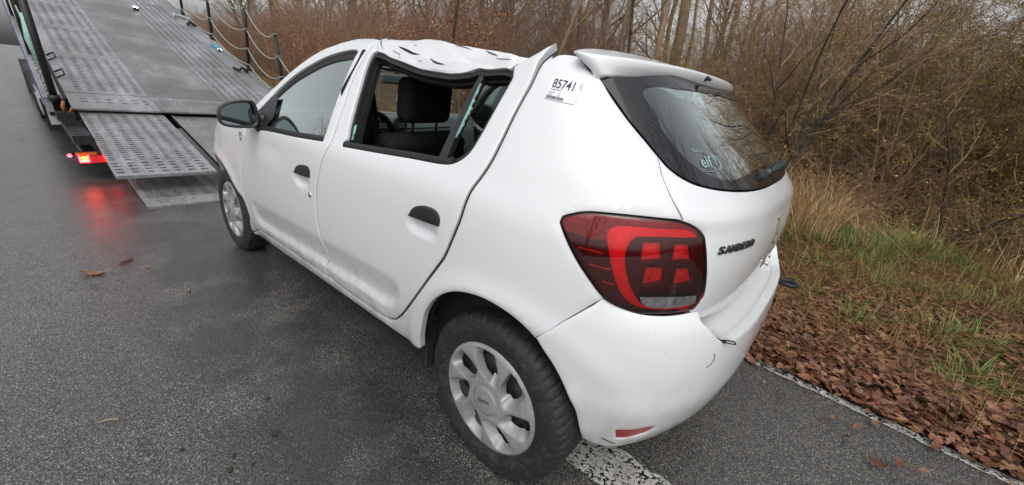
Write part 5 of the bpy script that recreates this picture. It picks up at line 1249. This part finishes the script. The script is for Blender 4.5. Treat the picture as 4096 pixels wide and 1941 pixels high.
def crumb(x, y, s, label, mat):
    rg = random.Random(int(x*1000)); g = G(); pts = [(math.cos(a)*s*rg.uniform(.6, 1.2), math.sin(a)*s*rg.uniform(.6, 1.2)) for a in np.linspace(0, 6.28, 8)[:-1]]
    cz_ = float(camber(y)); g.v = [(x+a, y+b, cz_+.003) for a, b in pts]+[(x+a*.6, y+b*.6, cz_+.003+s*.8*rg.uniform(.6, 1)) for a, b in pts]; n = 7
    g.f = [(i, (i+1) % n, n+(i+1) % n, n+i) for i in range(n)]+[tuple(range(n, 2*n))]; g.m = [0]*len(g.f); tag(g.build('mud_crumb', mat), label, 'mud crumb', 'mud crumbs on the road')
CR = simple('mud', (.035, .03, .022), .8, var=.4, scale=80)
CRUMBS = [(.835, 1.252, .010, 0), (.632, 1.30, .016, 0), (.771, 1.552, .009, 0), (.575, 1.46, .012, 0), (.628, 1.434, .008, 0), (.547, 1.401, .007, 0)]
for x, y, s, lb in CRUMBS: crumb(x, y, s, 'small dark crumb of mud on the wet road left of the rear wheel', CR)
tag((lambda g: (g.tube([(1.102, 1.722, .034), (1.09, 1.70, .040), (1.08, 1.674, .032)], .0028, 5), g.build('dry_stalk', simple('straw', (.30, .24, .14), .7)))[1])(G()), 'thin dry straw stalk lying on the road in the foreground', 'stalk')

# ---- grass
def mat_grass(name, cols):
    m = N(name); m.pr(cols[0], .6); at = m.n('Attribute', attribute_name='tone').outputs['Fac']
    m.set('Base Color', m.ramp(at, [(i/(len(cols)-1), c) for i, c in enumerate(cols)])); 
    return m.m
GREEN = mat_grass('green_grass', [(.060, .120, .018), (.10, .185, .030), (.16, .250, .045), (.22, .26, .075), (.27, .215, .09)])
STRAW = mat_grass('straw_grass', [(.24, .135, .055), (.37, .225, .095), (.50, .335, .155), (.62, .45, .23), (.31, .205, .09)])
DRY = mat_grass('matted_dry_grass', [(0.1221, 0.0591, 0.0157), (0.2064, 0.1084, 0.0314), (0.2889, 0.1699, 0.0537), (0.3702, 0.2372, 0.0902), (0.1695, 0.0925, 0.0295), (0.1511, 0.1371, 0.0181)])
def blades(spots, name, mat, hmin, hmax, lean, w, seg=3, seed=1, kind='stuff'):
    """spots: (x, y, number of blades, radius, height factor)"""
    rg = np.random.default_rng(seed); B = []
    for x, y, n, r, hf in spots:
        a = rg.uniform(0, 6.283, n); q = r*np.sqrt(rg.random(n)); B.append(np.stack([x+q*np.cos(a), y+q*np.sin(a), rg.uniform(hmin, hmax, n)*hf, a+rg.normal(0, .7, n), rg.gamma(2, lean/2, n), rg.uniform(.7, 1.3, n)*w, rg.random(n)], 1))
    B = np.vstack(B); n = len(B); x, y, h, a, ln, w_, tone = B.T; z = hills(x, y)
    rows = []
    for k in range(seg+1):
        t = k/seg; out = h*ln*t*t; up = h*t*np.sqrt(np.maximum(.05, 1-(np.minimum(ln, 1.4)*t)**2*.5))
        cx, cy, cz = x+np.cos(a)*out, y+np.sin(a)*out, z+up; ww = w_*(1-t*.92)/2; px, py = -np.sin(a)*ww, np.cos(a)*ww
        rows += [np.stack([cx+px, cy+py, cz], 1), np.stack([cx-px, cy-py, cz], 1)]
    V = np.stack(rows, 1).reshape(-1, 3); m_ = 2*(seg+1); base = np.arange(n)[:, None]*m_
    F = np.concatenate([base+np.array([2*k, 2*k+1, 2*k+3, 2*k+2]) for k in range(seg)])
    o = mk(name, V, F.tolist(), mat, None, False); at = o.data.attributes.new('tone', 'FLOAT', 'POINT'); at.data.foreach_set('value', np.repeat(tone, m_).astype(np.float32)); return tag(o, kind=kind)
rg = random.Random(11)
gs, ss, tall, mats_ = [], [], [], []
for i in range(3400):
    x = rg.uniform(-4.6, 8); d = rg.uniform(.15, 6.2); y = float(edge_y(x))-d
    c = math.sin(x*1.7+1)*math.sin(d*1.9+x*.6)+.35*math.sin(x*4.1-d*3.3)+(d-3.2)*.18
    if c+rg.gauss(0, .35) > 1.35: gs.append((x, y, rg.randint(9, 20), rg.uniform(.04, .12), rg.uniform(.4, .9)))
    elif rg.random() < .95 and d > .12: ss.append((x, y, rg.randint(5, 14), rg.uniform(.05, .2), rg.uniform(.6, 1.3)))
for x, y, n, r_, h_ in ((-.95, -4.1, 260, .45, 1.3), (-1.3, -4.7, 320, .5, 1.5), (-1.65, -5.2, 260, .5, 1.5), (-1.12, -3.6, 120, .3, 1.1), (-1.18, -3.0, 60, .15, 1.), (-1.04, -1.8, 60, .11, 1.1), (-1.48, -2.05, 80, .16, .9), (-1.65, -2.15, 70, .14, .9), (-1.57, -1.56, 50, .13, .8), (-1.49, -1.33, 40, .10, .8), (-.65, -2.2, 60, .2, .7), (-.7, -3.1, 70, .25, .8), (-2.0, -3.2, 90, .3, .9), (-1.5, -3.0, 80, .3, .8), (-2.1, -4.7, 120, .35, 1.1), (-.35, -4.2, 140, .3, 1.2), (-2.2, -2.6, 50, .2, .8)): gs.append((x, y, n, r_, h_))
for i in range(170):
    x = rg.uniform(-.85, 5.5); d = rg.uniform(3.4, 5.8); y = float(edge_y(x))-d
    if x < .2 and d > 4.6: continue
    tall.append((x, y, rg.randint(40, 90), rg.uniform(.08, .2), rg.uniform(.7, 1.25)))
for i in range(60):
    x = rg.uniform(-4.8, -.6); d = rg.uniform(4.0, 6.4); tall.append((x, float(edge_y(x))-d, rg.randint(8, 22), rg.uniform(.08, .2), rg.uniform(.3, .7)))
blades(gs, 'green_grass', GREEN, .07, .20, .8, .006, 3, 2)
blades(ss, 'dry_grass', DRY, .06, .20, 2.4, .0040, 3, 3)
blades(tall, 'tall_dry_grass', STRAW, .45, .95, .7, .008, 4, 4)

# ------------------------------------------------------------------ the wood along the road
def mat_bark(name, lo, hi, moss=None):
    m = N(name); m.pr(lo, .85); p = m.co('Object'); oi = m.n('ObjectInfo').outputs['Random']
    n1 = m.noise(5, 5, .65, m.map(p, scale=(1, 1, .3))); f = m.math('ADD', n1, m.math('MULTIPLY', m.math('SUBTRACT', oi, .5), .35))
    c = m.ramp(f, [(.3, lo), (.7, hi)])
    if moss: c = m.mix(m.mr(m.noise(1.7, 4, .6, p), .50, .68, 0, .8), c, moss)
    m.set('Base Color', c); return m.m
BARK = mat_bark('grey_brown_bark', (0.1288, 0.0870, 0.0610), (0.3413, 0.2350, 0.1661))
BARKM = mat_bark('mossy_bark', (0.1017, 0.0723, 0.0475), (0.2893, 0.2045, 0.1266), (0.1797, 0.1593, 0.0463))
BARKD = mat_bark('dark_bark', (.030, .025, .021), (.085, .070, .055), (.05, .055, .02))
TWIG = mat_bark('brown_twigs', (0.1627, 0.1006, 0.0667), (0.4000, 0.2576, 0.1718))
TWIGO = mat_bark('olive_twigs', (0.1876, 0.1288, 0.0633), (0.4520, 0.3107, 0.1525), (0.2554, 0.2203, 0.0667))
TWIGR = mat_bark('reddish_twigs', (0.1537, 0.0791, 0.0531), (0.3413, 0.1819, 0.1186))
OLIVE = mat_grass('olive_leaves', [(0.1767, 0.1450, 0.0244), (0.2978, 0.2660, 0.0365), (0.4433, 0.3562, 0.0514), (0.3684, 0.1941, 0.0418), (0.2187, 0.2622, 0.0328)])
BEECH = mat_grass('beech_leaves', [(0.2241, 0.0935, 0.0365), (0.3744, 0.1516, 0.0528), (0.5009, 0.2296, 0.0872), (0.2762, 0.1355, 0.0702)])
class Sk:
    def __init__(s, seed): s.r = random.Random(seed); s.big = G(); s.small = G(); s.tips = []
    def limb(s, p, d, L, r, lev, droop=0., wig=.12, kids=(6, 5, 4), sides=(6, 4, 3, 3), ratio=.52, spread=.75, minr=.0016, start=.25, up=.1):
        R = s.r; n = max(3, int(L/ (.45 if lev == 0 else .22))) if lev < 2 else 3
        pts = [p]; ds = []; q = Vector(p); dd = Vector(d).normalized()
        for i in range(n):
            dd = (dd+Vector((R.gauss(0, wig), R.gauss(0, wig), R.gauss(0, wig)*.6+up*.12-droop*.2*(i/n)))).normalized(); q = q+dd*(L/n); pts.append(q.copy()); ds.append(dd.copy())
        rr = [max(minr, r*(1-.80*(i/n))) for i in range(n+1)]
        (s.big if lev < 2 and r > .011 else s.small).tube(pts, rr, sides[min(lev, 3)], False)
        s.tips.append((pts[-1], dd, lev))
        if lev < len(kids):
            k = kids[lev]; k = max(1, int(k*R.uniform(.7, 1.3)))
            for j in range(k):
                t = start+(1-start)*(j+R.random())/k; i = min(n-1, int(t*n)); a = pts[i].lerp(pts[i+1], t*n-i); base = ds[i]
                o = base.orthogonal(); o.rotate(Matrix.Rotation(R.uniform(0, 6.283), 3, base)); nd = (base+o*R.uniform(.6, 1.3)*spread).normalized()
                s.limb(a, nd, L*ratio*R.uniform(.55, 1.15)*(1-.45*t), max(minr, rr[i]*.55), lev+1, droop, wig*1.25, kids, sides, ratio, spread, minr, .15, up)
    def leaves(s, per, size, keep=1., lev=2):
        R = s.r; V, F, T = [], [], []
        for p, d, l in s.tips:
            if l < lev or R.random() > keep: continue
            for _ in range(per):
                c = Vector(p)-Vector(d)*R.uniform(0, .3)+Vector((R.gauss(0, .05), R.gauss(0, .05), R.gauss(0, .05))); a = Vector((R.gauss(0, 1), R.gauss(0, 1), R.gauss(0, .6))).normalized(); b = a.orthogonal(); b.rotate(Matrix.Rotation(R.uniform(0, 6.28), 3, a)); L = size*R.uniform(.6, 1.3); w = L*.3; k = len(V)
                V += [c, c+a*L*.5+b*w, c+a*L, c+a*L*.5-b*w]; F.append((k, k+1, k+2, k+3)); T += [R.random()]*4
        return V, F, T
def plant(name, sk, bark, twig, leaf=None, lv=None):
    """root empty with trunk, twigs and leaves"""
    o = bpy.data.objects.new(name, None); COL.objects.link(o); o.empty_display_size = .2
    if sk.big.v: sk.big.build('trunk', bark, o, True)
    if sk.small.v: tag(sk.small.build('twigs', twig, o, True), kind='stuff')
    if leaf:
        V, F, T = lv; l = mk('leaves', V, F, leaf, o, False); at = l.data.attributes.new('tone', 'FLOAT', 'POINT'); at.data.foreach_set('value', np.array(T, dtype=np.float32)); tag(l, kind='stuff')
    return o
def shrub(seed, h=4.2, stems=7, lean=.45, kids=(9, 6, 4), r=.026, wig=.10, ratio=.5, spread=.8, base=.25):
    k = Sk(seed); R = k.r
    for i in range(stems):
        a = 6.283*i/stems+R.uniform(-.4, .4); ln = R.uniform(.1, 1)*lean
        k.limb(Vector((math.cos(a)*base*R.random(), math.sin(a)*base*R.random(), -.05)), Vector((math.cos(a)*ln, math.sin(a)*ln, 1)), h*R.uniform(.6, 1.1), r*R.uniform(.6, 1.2), 0, .15, wig, kids, (6, 4, 3, 3), ratio, spread, .0022, .12)
    return k
def tall(seed, h=11, r=.15, kids=(16, 6, 5), start=.18, lean=.06):
    k = Sk(seed); k.limb(Vector((0, 0, -.1)), Vector((k.r.gauss(0, lean), k.r.gauss(0, lean), 1)), h, r, 0, .05, .05, kids, (9, 5, 3, 3), .36, .85, .004, start, .35); return k
def bramble(seed, n=46):
    k = Sk(seed); R = k.r
    for i in range(n):
        a = R.uniform(0, 6.283); q = Vector((R.gauss(0, .45), R.gauss(0, .45), -.03)); ln = R.uniform(.3, 1.3)
        k.limb(q, Vector((math.cos(a)*ln, math.sin(a)*ln, 1)), R.uniform(.6, 1.7), .006, 1, 1.6, .16, (9, 5, 4), (4, 3, 3, 3), .45, .8, .0018, .15, 0.)
    return k
PROT = {}
def proto(kind, sk, bark, twig, leaf=None, per=1, size=.03, keep=1.):
    o = plant(kind[0], sk, bark, twig, leaf, sk.leaves(per, size, keep) if leaf else None); o.location = (0, 0, -60); PROT[kind[1]] = o
for i in range(3): proto(('bare_shrub', 'bare%d' % i), shrub(40+i, 4.3, 10, .5, (11, 8, 5), .022), BARK, TWIG)
for i in range(3): proto(('olive_shrub', 'olive%d' % i), shrub(50+i, 4.0, 11, .65, (11, 8, 5), .020), BARKM, TWIGO, OLIVE, 2, .024, .8)
for i in range(2): proto(('brown_leaved_shrub', 'beech%d' % i), shrub(60+i, 3.4, 8, .5, (10, 7, 4), .020), BARK, TWIGR, BEECH, 2, .050, .38)
for i in range(3): proto(('bare_tree', 'tall%d' % i), tall(70+i, 11+i, .11+.03*i, (22, 8, 6)), BARKM if i else BARKD, TWIG)
for i in range(3): proto(('bramble', 'bram%d' % i), bramble(80+i), BARKD, TWIGO if i < 2 else TWIGR, OLIVE if i < 2 else BEECH, 1, .034, .35)
USED = {}
def put(kind, x, y, s=1., rot=None, label='', cat='', group=None, tilt=0., rng=random.Random(77)):
    src = PROT[kind]; z = float(hills(np.array(x), np.array(y))) if y < 0 else .25
    if kind not in USED: o = src; USED[kind] = 1
    else:
        o = src.copy(); COL.objects.link(o)
        for ch in src.children: c = ch.copy(); COL.objects.link(c); c.parent = o
    o.location = (x, y, z); o.rotation_euler = (rng.gauss(0, .05)+tilt, rng.gauss(0, .05), rng.uniform(0, 6.28) if rot is None else rot); o.scale = (s*rng.uniform(.9, 1.1), s*rng.uniform(.9, 1.1), s)
    tag(o, label, cat, group); return o
LBL = dict(bare=('bare grey-brown shrub with a haze of fine twigs', 'shrub', 'bare shrubs in the roadside wood'), olive=('olive-brown shrub with small yellowish leaves', 'shrub', 'olive shrubs in the roadside wood'),
           beech=('shrub holding dry reddish-brown leaves', 'shrub', 'brown-leaved shrubs in the roadside wood'), tall=('tall bare tree inside the wood', 'tree', 'tall bare trees in the wood'),
           bram=('low tangle of bramble canes', 'bramble', 'brambles at the foot of the wood'))
RW = random.Random(31)
def auto(k, x, y, s=1.):
    i = k.rstrip('0123456789'); l = LBL[i]; az = math.degrees(math.atan2(1.62-y, x+.71))
    if 61 < az < 74 and i != 'bram':         # a thinner stretch of wood where the sky comes through
        if i == 'tall': s *= .95
        elif y < -10: s *= .62
        else: s *= .82
        if y < -14 and RW.random() < .3: return
    if i == 'tall' and x < 2.5 and RW.random() < .6: return
    w_ = 'beyond the rope posts of the truck' if az < 33 else ('behind the car roof' if az < 72 else 'to the right of the tailgate')
    return put(k, x, y, s, None, l[0]+', '+w_, l[1], l[2]+', '+w_)
def row(d0, x0, x1, step, kinds, s0=.85, s1=1.2, jit=.5):
    x = x0
    while x < x1:
        k = RW.choice(kinds(x) if callable(kinds) else kinds); xx = x+RW.uniform(-.4, .4)*step; d = d0+RW.uniform(-jit, jit); auto(k+str(RW.randrange(2 if k == 'beech' else 3)), xx, float(edge_y(xx))-d, RW.uniform(s0, s1)); x += step*RW.uniform(.75, 1.25)
front = lambda x: ['olive', 'olive', 'bare'] if x < 0 else (['olive', 'bare', 'bare'] if x < 4 else ['bare', 'beech', 'bare'])
# (a) brambles, (b) three rows of shrubs, (c) trees behind
row(5.6, -6.5, 9, .85, lambda x: ['bram'], .7, 1.1, .6)
row(4.6, 9, 30, 1.3, lambda x: ['bram'], .8, 1.3, .6)
row(6.6, -6.5, 9, 1.1, lambda x: ['bram'], .9, 1.4, .6)
row(8.2, -8, 30, 1.5, lambda x: ['bram'], 1.0, 1.6, .8)
row(11, -9, 34, 1.9, lambda x: ['bram'], 1.2, 1.9, .9)
row(7.0, -8, 8, 1.0, front, .75, 1.05, .6)
row(5.4, 8, 46, 1.0, front, .75, 1.1, .7)
row(7.2, 10, 50, 1.1, lambda x: ['bare', 'beech'], .95, 1.25, .6)
row(8.6, -9, 48, 1.15, front, .9, 1.25, .7)
row(10.6, -10, 52, 1.35, front, 1.0, 1.35, .8)
row(13.2, -10, 56, 1.5, ['bare', 'beech', 'tall', 'bare', 'tall'], 1.0, 1.3, 1.0)
row(17., -10, 64, 1.6, ['bare', 'tall', 'tall', 'bare'], .9, 1.2, 1.5)
row(22., -12, 66, 3.0, ['tall', 'bare', 'tall'], .9, 1.25, 1.8)
row(28., -14, 74, 3.4, ['tall', 'bare', 'tall'], .9, 1.25, 2.2)
# across the road, seen only as reflections and light
for x, y, k, s in ((9, 13.5, 'tall1', 1.), (19, 14, 'tall0', 1.0), (-5, 14, 'tall1', 1.), (30, 13, 'tall1', 1.1)):
    put(k, x, y, s, None, 'tall bare tree on the far side of the road, behind the viewer', 'tree', 'bare trees across the road')

for i in range(14): put(('bare0', 'bare1', 'tall0', 'bare2')[i % 4], 34+i*4.5, 8.2+1.5*math.sin(i*2.1), 1.2, None, 'distant bare growth along the left side of the road beyond the truck', 'shrub', 'growth far along the left roadside')

# ---- trees that stand out one by one
def forked(seed, stems, r, kids=(9, 6, 5)):
    k = Sk(seed)
    for d, L, rr in stems: k.limb(Vector((0, 0, -.05)) if not isinstance(d[0], tuple) else Vector(d[0]), Vector(d if not isinstance(d[0], tuple) else d[1]), L, rr, 0, .1, .09, kids, (8, 5, 3, 3), 0.50, .75, .0028, .20, .3)
    return k
def feature(name, sk, bark, twig, x, y, label, rot=0.): 
    o = plant(name, sk, bark, twig); o.location = (x, y, float(hills(np.array(x), np.array(y)))); o.rotation_euler = (0, 0, rot); return tag(o, label, 'tree')
feature('forked_tree', forked(5, [((.03, .05, 1), 3.6, .044), ((-.20, .0, 1), 3.4, .030), ((.20, -.1, 1), 3.4, .032), ((.12, .2, 1), 3.6, .026)], .05), BARKD, TWIG, .15, -6.05, 'dark forked tree with spreading bare branches just right of the rear window')
k_ = Sk(9); k_.limb(Vector((0, 0, 0)), Vector((-.75, .0, .62)), 2.8, .030, 0, .1, .09, (8, 6, 4), (8, 5, 3, 3), .5, .8, .0028, .3, .3); k_.limb(Vector((0, 0, 0)), Vector((.3, .0, 1)), 2.2, .020, 0, .1, .12, (8, 6, 4), (8, 5, 3, 3), .5, .8, .0028, .3, .3)
feature('leaning_tree', k_, BARKD, TWIGO, -1.9, -6.3, 'thin dark tree leaning right among the olive shrubs at the right')
feature('thin_tree', tall(91, 9, .05, (9, 5, 4), .35, .0), BARKD, TWIG, 8.6, -6.2, 'thin dark straight trunk rising behind the highest point of the car roof')
feature('mossy_tree', tall(92, 10, .075, (10, 5, 4), .3, .06), BARKM, TWIG, 6.6, -7.6, 'slender brown trunk leaning slightly left behind the crushed roof')
feature('broad_tree', tall(93, 12, .17, (12, 6, 4), .3, .02), BARKM, TWIG, 3.6, -9.6, 'thick mossy trunk behind the torn rear corner of the roof')

# upright trunks in a loose row, seen above the car against the sky
RT = random.Random(4); up_ = [tall(100+i, 10+i*.7, .055+.012*i, (10, 6, 5), .38, .02) for i in range(4)]
upo = []
for i in range(13):
    az = math.radians(56+i*1.75+RT.uniform(-.5, .5)); R_ = 12.5+RT.uniform(-1.5, 3.5); x, y = -.71+R_*math.cos(az), 1.62-R_*math.sin(az)
    if i < 4: o = plant('slender_tree', up_[i], (BARKM, BARKD, BARK, BARKM)[i], TWIG); upo.append(o)
    else:
        src = upo[i % 4]; o = src.copy(); COL.objects.link(o)
        for ch in src.children: c = ch.copy(); COL.objects.link(c); c.parent = o
    o.location = (x, y, float(hills(np.array(x), np.array(y)))); o.rotation_euler = (RT.gauss(0, .03), RT.gauss(0, .03), RT.uniform(0, 6.28)); tag(o, 'upright slender trunk in the row standing against the pale sky above the spoiler', 'tree', 'slender trunks above the spoiler')

# crooked oaks just outside the picture on the right: the tailgate window mirrors their crowns
def oak(seed):
    k = Sk(seed); k.limb(Vector((0, 0, -.1)), Vector((.05, .0, 1)), 4.2, .19, 0, 0., .08, (9, 7, 6), (9, 6, 4, 3), .95, .95, .005, .45, .25); return k
for i, (x, y, rt) in enumerate(((-4.6, -6.9, .4), (-4.9, -4.4, 2.0))):
    feature('oak_tree', oak(120+i), BARKD, BARKD, x, y, ('crooked bare oak just right of the picture, mirrored in the tailgate window', 'second crooked bare oak further right and nearer the road, mirrored in the tailgate window')[i], rt).scale = (1.3, 1.3, 1.35) if i else (1.1, 1.1, 1.15)

for k_, o_ in PROT.items():
    if k_ not in USED:
        for c_ in list(o_.children): bpy.data.objects.remove(c_)
        bpy.data.objects.remove(o_)
